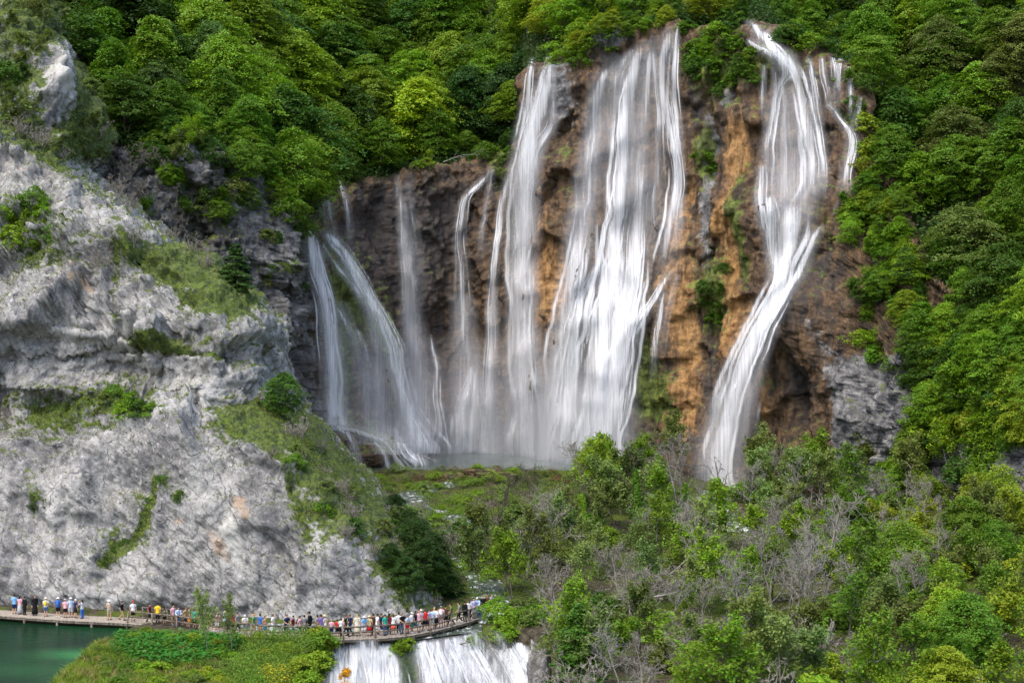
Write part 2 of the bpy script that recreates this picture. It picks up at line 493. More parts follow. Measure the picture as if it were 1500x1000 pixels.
def splat(PX, PY, items, P=None, warp=0.35, seed=3):
    """sum of soft ellipses in picture position, their outlines broken by noise: (x, y, rx, ry, amount)"""
    out = np.zeros(PX.shape, np.float32)
    n = fbm(P * 0.16, 4, 0.55, seed) if P is not None else 0
    for x, y, rx, ry, a in items:
        d = ((PX - x) / rx) ** 2 + ((PY - y) / ry) ** 2
        m = d < 6
        e = np.exp(-d * 1.2)
        out += np.where(m, a * e, 0)
    return out * (1 + warp * n)

P = bgV
xz = P * np.array([1, 1, 1])
tuf = smooth01(bgPX, 440, 480) * (1 - smooth01(bgPX, 1225, 1290))          # where the wall is travertine
cliffness = smooth01(vs, -0.5, 0.0)[:, None] * (1 - smooth01(vs, 3.05, 3.6))[:, None]
tq = P[..., 2] * .085 + 1.5 * fbm(P * np.array([.10, .10, .02]), 3, .5, 17)
fr = tq - np.floor(tq)
ledge = (1 - fr) ** 1.3 * (0.9 + 1.3 * fbm(P * np.array([.12, .12, .04]), 3, .5, 18))
tq2 = P[..., 2] * .22 + 1.8 * fbm(P * np.array([.22, .22, .05]), 3, .5, 19)
ledge2 = (1 - (tq2 - np.floor(tq2))) ** 1.2 * (.35 + .8 * fbm(P * np.array([.25, .25, .08]), 3, .5, 20))
drape = fbm(P * np.array([.17, .17, .014]), 4, .5, 11, True) * 2.2 + fbm(P * np.array([.6, .6, .10]), 4, .55, 12) * .8 \
      + fbm(P * 0.12, 4, .5, 13) * 2.0 + fbm(P * np.array([.9, .9, .6]), 4, .6, 14) * 0.55 + ledge * 1.6 + ledge2 * 1.2
hF, eF = facets(P * np.array([.16, .16, .13]) + 0.3 * fbm(P * .2, 3, .5, 8)[..., None], 21, .9)
hG, eG = facets(P * np.array([.5, .5, .42]) + 0.3 * fbm(P * .5, 2, .5, 9)[..., None], 22, .9)
crag = hF * 2.6 + hG * 0.9 + fbm(P * .1, 4, .5, 15) * 1.4 + fbm(P * .9, 4, .6, 16) * .35 \
     - 0.5 * (1 - smooth01(eF, 0, .1)) - 0.25 * (1 - smooth01(eG, 0, .12))
BULGE = [
 (487,560,34,150,3.0),(540,560,50,110,3.0),(545,665,60,26,5.0),(500,665,30,30,4.0),(590,650,20,30,2),
 (690,610,26,60,3.0),(640,600,14,60,1.8),(765,560,40,120,1.2),
 (850,480,50,110,3.5),(935,500,60,110,5.0),(985,430,34,60,3.0),(900,600,60,70,3.0),(880,420,22,60,3.0),
 (1130,330,60,50,4.0),(1185,315,40,40,3.5),(1150,400,44,60,3.0),(1200,470,60,70,6.0),(1165,500,40,60,3.0),
 (1235,280,26,40,2.5),(1150,90,30,30,2.5),
 (1180,575,13,55,-3.2),(1150,650,60,60,-1.2),(1040,520,30,120,-2.5),(1020,300,14,220,-1.2),(1075,150,50,60,2.0),
 (1100,175,36,20,1.5),(1045,240,20,60,-1.5),(1060,430,26,60,2.0),(745,150,22,80,-7),(1225,170,18,60,-2),
 (880,420,10,40,1.5),(820,120,20,40,1.5),(895,62,36,14,3.0),(620,470,70,60,-1.5),(520,330,60,50,-2.0),(560,300,50,40,-2),
 (400,440,26,120,3.0),(350,560,60,60,2.0),(310,240,20,40,2.0),(440,560,16,90,-1.5),
 (1270,600,40,60,2.0),
]
bul = splat(bgPX, bgPY, BULGE)
# a beard of overhanging rock under the rim
rimz = (np.exp(-((vs - 2.85) / .16) ** 2))[:, None] * (0.8 + fbm(P * np.array([.3, .3, .3]), 3, .5, 31)) * 1.8
disp = (tuf * (drape + rimz) + (1 - tuf) * crag) * cliffness + bul * cliffness
hillr = (1 - cliffness) * smooth01(vs, 3.0, 3.6)[:, None] * (fbm(P * .06, 4, .5, 41) * 3.0)
Nf = bgN.copy()
Nf[..., 2] *= 0.3
Nf /= np.linalg.norm(Nf, axis=-1, keepdims=True)
disp = blur(blur(disp, 1, 0), 1, 1)
bgV = bgV + Nf * disp[..., None]
# second pass on the shaped rock, along its new facing: fluting, small blocks, pitting
n2 = grid_normals(bgV); q2 = bgV
hS, eS = facets(q2 * .95 + .4 * fbm(q2 * .8, 2, .5, 33)[..., None], 34, 1.0)
fine2 = tuf * (fbm(q2 * np.array([1.3, 1.3, .16]), 3, .6, 35) * .55 + fbm(q2 * 1.1, 4, .65, 36) * .42 + hS * .22) + (1 - tuf) * (hS * .42 + fbm(q2 * 1.0, 4, .65, 37) * .42 - .12 * (1 - smooth01(eS, 0, .1)))
bgV = bgV + n2 * (fine2 * cliffness)[..., None]
bgV[..., 2] += hillr

ATT = {
 'ochre': splat(bgPX, bgPY, [(1012,420,18,240,.9),(1085,330,20,150,.8),(1100,500,26,90,.7),(810,280,26,110,.55),(800,420,30,80,.65),
        (840,440,40,100,.6),(1050,560,50,90,.35),(1095,210,20,70,.6),(560,560,40,120,.28),(640,430,60,120,.25),(730,520,60,100,.35),
        (1150,620,60,60,.3),(990,610,40,60,.45),(930,560,30,80,.4),(680,300,40,60,.2),(1120,560,20,90,.5),(1075,440,16,90,.7),(500,620,30,40,.3),(1165,540,40,50,.2),(1235,250,20,60,.2)], P),
 'dark': splat(bgPX, bgPY, [(590,420,130,170,.62),(350,430,110,170,.55),(300,300,60,80,.4),(770,470,60,150,.2),(1195,200,60,120,.35),(930,300,70,200,.25),(560,330,60,80,.7),(650,330,70,90,.65),(740,200,28,120,.9),(520,360,16,80,.5),(1040,560,26,110,.85),(1040,300,22,60,.3),
        (1180,580,14,70,.9),(1215,180,14,90,.6),(876,425,14,55,1.2),(945,430,12,40,.6),(1200,440,60,110,.65),(1140,600,50,90,.3),(1060,170,60,40,.4),(640,520,60,60,.3),
        (880,85,60,20,.6),(1230,390,30,50,.4),(440,540,20,90,.6),(395,520,30,60,.25),(1030,150,14,60,.5),(300,330,50,60,.5),(600,580,60,60,.25),(1000,170,10,120,.3)], P),
 'moss': splat(bgPX, bgPY, [(474,480,14,160,.85),(500,430,18,70,.9),(530,500,16,90,.75),(556,500,12,60,.6),(440,330,22,60,.7),(505,650,16,50,.5),(935,560,16,70,.75),(962,520,14,70,.8),(968,590,26,50,.7),
        (1108,370,10,60,.9),(1070,430,12,70,.6),(1045,440,26,70,.75),(1035,230,18,50,.75),(1060,110,50,60,.7),(1230,330,20,60,.4),(1150,100,60,30,.5),(1130,560,26,14,.5),
        (740,250,16,50,.6),(755,330,8,70,.6),(800,250,20,50,.3),(840,260,16,60,.25),(560,460,26,50,.25),(640,400,20,40,.25),(1100,300,10,80,.4),(1190,380,26,30,.3),
        (330,300,90,60,.35),(270,420,60,80,.25),(1180,140,70,50,.15),(990,560,10,100,.4),(905,600,10,60,.5)], P),
 'grey': np.maximum(1 - smooth01(bgPX, 446, 462), 0) + smooth01(bgPX, 1222, 1250) * smooth01(bgPY, 490, 550)
        + splat(bgPX, bgPY, [(830,140,26,60,.9),(895,62,34,22,1.0),(1044,300,16,120,.9),(1042,210,16,40,.7),(1080,150,30,24,.6),(1160,350,16,20,.4),(690,400,16,24,.5),(1228,500,12,60,.5),(1165,460,12,26,.5)], P),
}
# cliff rows and hill rows meet at the rim
r_rim = int(np.argmin(np.abs(vs - 3.30)))
cl_me = grid_mesh('cliff', bgV[:r_rim + 1], [TUFA], True, {k: v[:r_rim + 1] for k, v in ATT.items()})
cliff = tag(link('cliff', cl_me), 'tall brown travertine wall behind the waterfalls, grey at both ends', 'cliff', kind='structure')
hill_me = grid_mesh('hillside', bgV[r_rim:], [SOIL], True)
hillside = tag(link('hillside', hill_me), 'steep forest floor above the falls', 'hillside', kind='structure')
BG = grid_bvh(bgV[::2, ::2])
hillV = bgV[r_rim:]

def hill_at(px, Y):
    """ground point on the hill above the rim at picture column px and depth Y"""
    c = int(np.clip(round((px + 260) / 2040 * (NC - 1)), 0, NC - 1))
    col = hillV[:, c]
    o = np.argsort(col[:, 1])
    z = float(np.interp(Y, col[o, 1], col[o, 2]))
    return Vector(((px - 750) / FPX * Y, Y, z))

# ------------------------------------------------------------------ terrain: the pale limestone crag at the left
CR = [  # picture y, depth of the face, picture x of its right-hand corner
 (960,126.5,720),(915,128.0,692),(890,128.5,668),(860,128.8,645),(800,129.4,600),(720,130.6,545),(660,131.6,492),(632,132.6,455),(614,134.2,428),
 (596,137.2,396),(570,138.0,389),(520,137.2,386),(470,138.0,383),(444,139.6,356),(415,142.0,318),(385,144.0,280),(350,146.5,236),(325,148.5,186),(290,150.5,150),
 (250,153.0,108),(215,155.5,84),(185,160.5,112),(130,164.0,108),(66,167.5,90),(48,172.0,62),(0,182.0,44),(-70,196.0,28),(-140,210,10)]
_ry = np.array([c[0] for c in CR], float); _rY = np.array([c[1] for c in CR], float); _re = np.array([c[2] for c in CR], float)
NRc = 560
tpar = np.linspace(0, 1, NRc)
arc_len = np.concatenate([[0], np.cumsum(np.hypot(np.diff(_ry) / 15, np.diff(_rY)))])
arc_len /= arc_len[-1]
r_py = blur(np.interp(tpar, arc_len, _ry), 3, 0)
r_Y = blur(np.interp(tpar, arc_len, _rY), 3, 0)
r_e = blur(np.interp(tpar, arc_len, _re), 3, 0) - np.interp(r_py, [560, 640, 700, 800, 900], [12, 42, 50, 34, 10])
xe = (r_e - 750) / FPX * r_Y
RAD = 5.0
s_front = np.concatenate([np.linspace(75, 52, 40, endpoint=False), np.linspace(52, 0, 420)])
phi = np.linspace(0, math.radians(96), 46)[1:]
s_back = np.linspace(0, 46, 90)[1:]
NCc = len(s_front) + len(phi) + len(s_back)
cx = np.empty((NRc, NCc)); cyy = np.empty((NRc, NCc))
nf_ = len(s_front); npn = len(phi)
cx[:, :nf_] = (xe - RAD)[:, None] - s_front
cyy[:, :nf_] = r_Y[:, None]
cx[:, nf_:nf_ + npn] = (xe - RAD)[:, None] + RAD * np.sin(phi)
cyy[:, nf_:nf_ + npn] = r_Y[:, None] + RAD * (1 - np.cos(phi))
cx[:, nf_ + npn:] = cx[:, nf_ + npn - 1][:, None] + s_back * math.cos(math.radians(96))
cyy[:, nf_ + npn:] = cyy[:, nf_ + npn - 1][:, None] + s_back
# the foot swings forward behind the walkway; nearer at the right than at the left
pxc = 750 + cx / cyy * FPX
fwd = np.interp(pxc, [-100, 0, 150, 300, 450, 600, 700], [0, 0, -3.0, -5.5, -8.0, -6.5, -3.0])
fade = np.interp(r_py, [430, 600, 640, 900], [0.35, 0.55, 0.9, 1.0])[:, None]
back_fade = 1 - np.clip((cyy - r_Y[:, None]) / 25, 0, 1)
cyy2 = cyy + fwd * fade * back_fade
cz = CAM_Z - (r_py[:, None] - 500) / FPX * cyy * 0 - (r_py[:, None] - 500) / FPX * (r_Y[:, None])
cz = np.broadcast_to(cz, cx.shape)
cx = cx * (cyy2 / cyy)
cV = np.stack([cx, cyy2, cz], -1)
cV[..., 2] = CAM_Z + (cV[..., 2] - CAM_Z) * np.where(back_fade > .99, 1, 1)
cN = grid_normals(cV)
P = cV
cPX, cPY = to_px(cV)
def line_groove(PX, PY, pts, w, a):
    """soft groove (a<0) or lip along a broken line in picture position"""
    out = np.zeros(PX.shape, np.float32)
    best = np.full(PX.shape, 1e9)
    for (x0, y0), (x1, y1) in zip(pts[:-1], pts[1:]):
        dx, dy = x1 - x0, y1 - y0
        t = np.clip(((PX - x0) * dx + (PY - y0) * dy) / (dx * dx + dy * dy), 0, 1)
        best = np.minimum(best, (PX - x0 - t * dx) ** 2 + (PY - y0 - t * dy) ** 2)
    return a * np.exp(-best / (w * w))
wrp = fbm(P * .22, 3, .5, 51)[..., None] * .35
hA, eA = facets(P * np.array([.11, .11, .15]) + wrp, 61, 1.1)
hB, eB = facets(P * np.array([.34, .34, .42]) + wrp * 1.5, 62, 1.0)
hC, eC = facets(P * np.array([1.0, 1.0, 1.2]) + wrp * 3, 63, 1.0)
upper = smooth01(-cPY, -640, -590)                        # blocky above the ledge, smooth polished wall below
lower = 1 - upper
bed = fbm(P * np.array([.03, .03, .55]), 3, .6, 71)          # bedding
d = upper * (hA * 2.8 + hB * 1.25 + hC * .10 - .7 * (1 - smooth01(eA, 0, .07)) - .35 * (1 - smooth01(eB, 0, .09)) + bed * .9 - .10 * (1 - smooth01(eC, 0, .12))) \
  + lower * (hA * 1.5 + hB * .42 + hC * .05 - .25 * (1 - smooth01(eB, 0, .05)) + fbm(P * np.array([.25, .25, .06]), 4, .5, 72) * .45) \
  + fbm(P * .09, 3, .4, 73) * 1.5 + fbm(P * .8, 3, .5, 74) * .2
d += line_groove(cPX, cPY, [(-60,480),(20,489),(90,492),(180,505),(250,512),(330,524),(388,528)], 5, -1.1)
d += line_groove(cPX, cPY, [(60,552),(140,552),(190,558)], 5, -1.6)
d += line_groove(cPX, cPY, [(168,375),(162,430),(170,480),(215,512)], 5, -1.3)
d += line_groove(cPX, cPY, [(216,590),(214,650),(218,720),(205,770),(160,810),(150,850)], 7, -1.2)
d += line_groove(cPX, cPY, [(380,780),(400,805),(425,845)], 6, -1.2)
d += line_groove(cPX, cPY, [(60,690),(70,650),(100,640)], 6, -.8)
d += line_groove(cPX, cPY, [(180,490),(240,505),(322,522)], 8, .9)
d += line_groove(cPX, cPY, [(-60,470),(30,478),(110,486),(180,494)], 7, .9)
d += splat(cPX, cPY, [(80,530,130,28,-2.2),(290,560,80,34,1.6),(50,660,70,50,-1.8),(200,440,36,40,1.3),(300,400,60,40,.8),(120,400,60,60,.6),
     (300,720,60,80,.9),(390,800,26,22,-1.4),(180,690,40,90,-1.0),(480,800,60,60,.8),(250,660,50,50,.7),(430,720,60,60,-.6),(100,300,20,50,1.5),(88,115,14,55,3.2)])
d = lower * blur(blur(d, 7, 0), 7, 1) + upper * blur(blur(d, 3, 0), 3, 1)
ends = np.clip((cyy - r_Y[:, None]) / 3, 0, 1)
cV = cV + cN * (d * (1 - 0.5 * ends))[..., None]
n2 = grid_normals(cV)
hS, eS = facets(cV * np.array([.75, .75, .9]) + .4 * fbm(cV * .7, 2, .5, 64)[..., None], 65, 1.1)
hT, eT = facets(cV * 2.0 + .4 * fbm(cV * 1.5, 2, .5, 66)[..., None], 67, 1.1)
cV = cV + n2 * (hS * (.16 + .20 * upper) + hT * .12 + fbm(cV * 1.2, 5, .64, 68) * .20 - .14 * (1 - smooth01(eS, 0, .08)))[..., None]
CAT = {
 'warm': splat(cPX, cPY, [(352,732,16,18,.62),(362,752,12,14,.55),(345,765,10,30,.42),(268,760,12,12,.45),(318,790,14,24,.42),(332,815,10,26,.4),(20,690,20,14,.35),(60,420,20,10,.4),(465,745,20,14,.9),(525,800,14,16,.8),(325,800,14,26,.4),(105,430,26,10,.45),(255,765,20,10,.4),(120,415,26,12,.5),(130,425,8,5,.6),(30,240,20,12,.5)], P),
 'pale': splat(cPX, cPY, [(335,770,16,70,.75),(350,820,12,60,.5),(380,870,14,30,.5),(290,690,16,40,.4),(100,760,14,80,.35),(30,780,14,80,.35),(225,830,20,50,.35),(300,850,14,40,.4),(420,850,20,40,.4),(190,660,14,40,.35),(230,610,50,30,.4),(320,830,30,40,.35),(60,590,60,30,.3),(100,300,40,50,.6),(88,110,26,60,1.0),(10,235,30,20,.6),(340,450,60,40,.35),(215,360,30,20,.5),(560,780,60,40,.2),(210,570,50,14,.5)], P),
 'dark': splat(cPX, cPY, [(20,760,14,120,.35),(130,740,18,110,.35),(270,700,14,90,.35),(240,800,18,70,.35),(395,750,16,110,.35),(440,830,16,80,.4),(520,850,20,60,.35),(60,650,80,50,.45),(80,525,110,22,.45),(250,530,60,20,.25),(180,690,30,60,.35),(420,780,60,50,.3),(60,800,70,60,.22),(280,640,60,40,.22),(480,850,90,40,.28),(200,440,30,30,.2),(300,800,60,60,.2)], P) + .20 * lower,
 'moss': splat(cPX, cPY, [(210,376,40,16,1.0),(250,395,32,16,.8),(330,438,44,18,1.0),(280,415,50,24,.6),(260,500,70,10,.6),(215,492,36,10,.7),(370,612,60,22,.9),(410,628,46,24,.9),(190,595,50,34,.7),(60,588,80,22,.6),(110,605,70,20,.5),(455,690,40,60,.5),
     (510,750,50,60,.55),(570,830,50,60,.55),(30,330,60,50,.6),(70,370,60,20,.4),(205,760,20,40,.6),(165,800,22,30,.65),(240,705,26,14,.6),(262,730,18,16,.6),(50,735,22,18,.35),(300,460,60,40,.28),(120,380,80,40,.25),(480,690,40,40,.4),(620,870,50,40,.5),(430,760,30,50,.35)], P)
     + line_groove(cPX, cPY, [(222,690),(216,740),(205,770),(170,800),(150,828)], 7, .8) + line_groove(cPX, cPY, [(385,640),(420,690),(440,760),(470,850)], 9, .35) + line_groove(cPX, cPY, [(180,492),(240,505),(322,522)], 6, .8) \
     + line_groove(cPX, cPY, [(50,750),(55,725),(75,735)], 6, .6) + line_groove(cPX, cPY, [(160,470),(168,410),(176,380)], 6, .5) + 0.75 * smooth01(-cPY, -255, -215) * (1 - splat(cPX, cPY, [(88,112,30,66,1.5),(5,235,40,30,1.0),(100,290,40,50,.6)])) + .25 * ends * smooth01(-cPY, -900, -700),
}
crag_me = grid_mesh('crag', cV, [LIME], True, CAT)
crag_o = tag(link('rocky_hill', crag_me), 'pale grey limestone crag rising behind the boardwalk', 'crag', kind='structure')
CRAG = grid_bvh(cV[::2, ::2])

# ------------------------------------------------------------------ valley floor, lake, pool, stream
gx = np.arange(-120, 121, 1.0)
gy = np.arange(60, 264, 1.0)
GX, GY = np.meshgrid(gx, gy)
def lip_y(x):
    return np.interp(x, [-20, -15, -9, -4, -1, 3, 8], [113.4, 113.4, 113.8, 117.0, 117.6, 116.0, 112.0])
def floor_h(x, y):
    x = np.asarray(x, float); y = np.asarray(y, float)
    q = np.stack([x, y, 0 * x], -1)
    h = 0.7 + np.clip((y - 128) / (205 - 128), 0, 1.3) * 3.9
    h = h + np.clip(x - 42, 0, 60) * 0.10 - np.clip(x - 18, 0, 20) * .05 * smooth01(y, 170, 200)
    h = h + fbm(q * .09, 4, .5, 81) * 1.0 * smooth01(y, 112, 130) + fbm(q * .35, 3, .5, 82) * .25
    # island bank in front of the walkway, lake basin at the left
    shore = -32.5 + 2.0 * fbm(np.stack([0 * x, y * .12, 0 * x], -1), 3, .5, 83)
    lake = smooth01(shore - x, -0.8, 3.0) * (1 - smooth01(y, 121.5 - (x + 32) * 0.04, 124.5 - (x + 32) * .04))
    h = h * (1 - lake) - 3.0 * lake
    # channel under the walkway that feeds the cascade
    ch = smooth01(x, -27, -22) * (1 - smooth01(x, -3.5, -1.5)) * smooth01(y, 112.0, 113.5) * (1 - smooth01(y, 119, 122))
    h = h * (1 - ch) - 0.7 * ch
    # the cascade drops away towards the lower lake
    dr = smooth01(x, -16.5, -14) * (1 - smooth01(x, 1.0, 4.5)) * smooth01(lip_y(x) - y, 0, 6)
    h = h - dr * 14.0
    # pool under the falls
    pl = smooth01(x, -27, -23) * (1 - smooth01(x, 14, 20)) * smooth01(y, 209, 214) 
    h = h * (1 - pl) + 3.6 * pl
    dam = smooth01(x, -34, -28) * (1 - smooth01(x, 16, 22)) * np.exp(-((y - 206.5) / 3.2) ** 2)
    h = h + dam * (.45 + .35 * fbm(q * .3, 3, .5, 85))
    return h
flV = np.stack([GX, GY, floor_h(GX, GY)], -1)
floor_me = grid_mesh('ground', flV, [VALLEY], True)
tag(link('ground', floor_me), 'brown and green valley floor below the falls', 'ground', kind='structure')
FLOOR = grid_bvh(flV)

def water_mat(name, col, rough, trans_dark, ripple=0.25, scale=1.5, spec=.5, mirror=None):
    m, nt = new_mat(name)
    co = N(nt, 'ShaderNodeTexCoord').outputs['Object']
    n1 = noise(nt, mapping(nt, co, (.5, 1.4, 1)), scale, 5, 0.6)
    big = noise(nt, co, 0.10, 4, 0.5)
    c = mixc(nt, remap(nt, big, .4, .65), col, trans_dark)
    sh = attr(nt, 'shallow')
    c = mixc(nt, sh, c, (0.026, 0.16, 0.048))
    bmp = N(nt, 'ShaderNodeBump', {'Height': n1, 'Strength': ripple, 'Distance': 0.15}).outputs[0]
    if mirror is None:
        principled_out(nt, c, rough, bmp, spec)
    else:        # deep clear water: mostly its own green, a weak reflection
        d_ = N(nt, 'ShaderNodeBsdfDiffuse', {'Color': c}).outputs[0]
        g_ = N(nt, 'ShaderNodeBsdfGlossy', {'Color': (1, 1, 1, 1), 'Roughness': rough, 'Normal': bmp}).outputs[0]
        N(nt, 'ShaderNodeOutputMaterial', {0: N(nt, 'ShaderNodeMixShader', {0: mirror, 1: d_, 2: g_}).outputs[0]})
    return m
def stream_mat():
    m, nt = new_mat('stream_water')
    co = N(nt, 'ShaderNodeTexCoord').outputs['Object']
    n = noise(nt, mapping(nt, co, (1.2, .7, 1)), 1.1, 6, .65)
    c = mixc(nt, remap(nt, n, .50, .66), (0.06, 0.08, 0.06), (0.76, 0.78, 0.80))
    principled_out(nt, c, .35, N(nt, 'ShaderNodeBump', {'Height': n, 'Strength': .6, 'Distance': .3}).outputs[0], .4)
    return m
STREAM = stream_mat()
LAKE = water_mat('lake_water', (0.004, 0.031, 0.012), 0.10, (0.003, 0.018, 0.008), .6, 1.2, .22, .13)
POOL = water_mat('pool_water', (0.075, 0.10, 0.085), 0.18, (0.05, 0.075, 0.06), .5, 1.0)
lx, ly = np.meshgrid(np.linspace(-110, -24, 90), np.linspace(50, 127, 80))
lV = np.stack([lx, ly, np.zeros_like(lx)], -1)
fl_ = floor_h(lx, ly)
shal = np.exp(-(((lx + 34.5) / 3.2) ** 2 + ((ly - 109 + (lx + 34.5) * .2) / 1.7) ** 2)) * .85 + np.clip(np.exp(-(np.abs(fl_ + .4)) * 1.2), 0, 1) * .2 + .22 * np.exp(-(((lx + 37) / 4.5) ** 2 + ((ly - 104) / 2.5) ** 2))
tag(link('lake_water', grid_mesh('lake_water', lV, [LAKE], True, {'shallow': shal})), 'still emerald green lake beside the boardwalk', 'lake', kind='structure')
px_, py_ = np.meshgrid(np.linspace(-32, 22, 60), np.linspace(206, 262, 60))
tag(link('pool_water', grid_mesh('pool_water', np.stack([px_, py_, np.full_like(px_, 4.95)], -1), [POOL], True, {'shallow': np.zeros_like(px_)})),
    'grey green pool at the foot of the falls', 'pool', kind='structure')
chx, cht = np.meshgrid(np.linspace(-26, -2.6, 40), np.linspace(0, 1, 16))
chy = (lip_y(chx) - .3) * (1 - cht) + 124 * cht
tag(link('channel_water', grid_mesh('channel_water', np.stack([chx, chy, np.full_like(chx, .10)], -1), [STREAM], True, {'shallow': np.zeros_like(chx)})),
    'shallow water passing under the boardwalk', 'channel', kind='structure')

# stepped rock the cascade runs over, below the walkway
kx, kt = np.meshgrid(np.linspace(-18, 6, 150), np.linspace(1, 0, 110))
kq = np.stack([kx, kt * 9, 0 * kx], -1)
kY = lip_y(kx) + 1.2 - kt * 9.5
kz = 0.0 - 10.5 * np.clip(kt - .10, 0, 1) ** 1.15
kY = kY - fbm(kq * np.array([.35, .25, 1]), 4, .55, 91) * 1.3 * smooth01(kt, .08, .3) - .9 * fbm(kq * np.array([.9, .7, 1]), 3, .6, 92) * smooth01(kt, .1, .3)
side = 1 - smooth01(kx, -18, -15.5) + smooth01(kx, 1.5, 5.5)
kz = kz * (1 - .25 * np.clip(side, 0, 1)) + .35 * fbm(kq * .8, 3, .5, 93) * smooth01(kt, .05, .2)
kV = np.stack([kx, kY, kz], -1)
kPX, kPY = to_px(kV)
KAT = {'moss': splat(kPX, kPY, [(590,965,22,50,1.0),(606,955,8,30,.8),(700,948,16,14,.9),(738,935,14,18,.9),(745,962,10,12,.7),(716,985,8,14,.7),(660,985,10,20,.4),(520,990,10,30,.3)], kV),
       'dark': splat(kPX, kPY, [(640,960,60,40,.5),(540,960,40,40,.4),(720,975,40,40,.4)], kV)}
cas_me = grid_mesh('cascade_rock', kV, [TUFA], True, KAT)
tag(link('terrain_step', cas_me), 'wet mossy rock step under the white cascade', 'rock step', kind='structure')
CASB = grid_bvh(kV)

# far ground sheet so that nothing ends in the air
fg = np.array([[[-900, -200, -12.5], [900, -200, -12.5]], [[-900, 900, -12.5], [900, 900, -12.5]]], float)
tag(link('terrain', grid_mesh('terrain', fg, [SOIL])), kind='structure')
# ------------------------------------------------------------------ falling water
def catmull(pts, step=7.0):
    P_ = [pts[0]] + list(pts) + [pts[-1]]
    out = []
    for i in range(1, len(P_) - 2):
        a, b, c, d = (np.array(P_[i + k], float) for k in (-1, 0, 1, 2))
        n = max(2, int(math.hypot(c[0] - b[0], c[1] - b[1]) / step))
        for t in np.linspace(0, 1, n, endpoint=False):
            out.append(.5 * ((2 * b) + (c - a) * t + (2 * a - 5 * b + 4 * c - d) * t * t + (3 * b - a - 3 * c + d) * t ** 3))
    out.append(np.array(pts[-1], float))
    return np.array(out)

def ribbon_grid(bvhs, S, off, K):
    """S rows: picture x, y, width, thickness -> world grid lying on the rock, with flow coordinates"""
    M_ = len(S)
    T = np.gradient(S[:, :2], axis=0)
    T /= np.linalg.norm(T, axis=1, keepdims=True) + 1e-9
    nx, ny = T[:, 1], -T[:, 0]
    flat = np.abs(T[:, 1]) > .75
    nx = np.where(flat, 1.0, nx); ny = np.where(flat, 0.0, ny)
    f = np.linspace(-.5, .5, K)[None]
    PXg = S[:, 0:1] + nx[:, None] * f * S[:, 2:3]
    PYg = S[:, 1:2] + ny[:, None] * f * S[:, 2:3]
    Yg = np.full((M_, K), np.nan)
    for i in range(M_):
        for k in range(K):
            h = cast(bvhs, PXg[i, k], PYg[i, k])
            if h: Yg[i, k] = h[0].y
    med = np.nanmedian(Yg)
    for i in range(M_):
        row = np.nanmin(Yg[i]) if np.isfinite(Yg[i]).any() else (Yg[i - 1].min() if i else med)
        Yg[i] = np.where(np.isfinite(Yg[i]), Yg[i], row)
    # water leaps clear of ledges: forward envelope, smoothed
    Ys = Yg.copy()
    for i in range(1, M_):
        Ys[i] = np.minimum(Ys[i], Ys[i - 1] + np.minimum(.22 * (S[i, 1] - S[i - 1, 1]) * med / FPX, 9) if S[i, 1] > S[i - 1, 1] else Ys[i])
    for _ in range(5):
        Ys = np.minimum(_blur1(_blur1(Ys, 0), 1), Yg + .1)
    bulge = 1 - (np.linspace(-1, 1, K) ** 2)
    Ys = Ys - off - bulge[None] * np.minimum(S[:, 2:3] / FPX * med * .12, .9)
    V = np.stack([(PXg - 750) / FPX * Ys, Ys, CAM_Z - (PYg - 500) / FPX * Ys], -1)[::-1]
    mpp = med / FPX
    along = np.concatenate([[0], np.cumsum(np.linalg.norm(np.diff(S[:, :2], axis=0), axis=1))]) * mpp
    u = (f * S[:, 2:3] * mpp + S[:, 0:1] * mpp)[::-1]
    v = np.broadcast_to(along[::-1, None], u.shape)
    edge = np.broadcast_to(np.linspace(0, 1, K), u.shape)
    dens = np.broadcast_to(S[::-1, 3:4], u.shape)
    return V, u, v, edge, dens

def fade_ends(S, top=.10, bottom=.0):
    t = np.linspace(0, 1, len(S))
    k = np.clip(t / top, .0, 1) if top else 1
    if bottom: k = k * np.clip((1 - t) / bottom, 0, 1)
    S = S.copy(); S[:, 3] *= .35 + .65 * k if not bottom else k ** .7
    return S

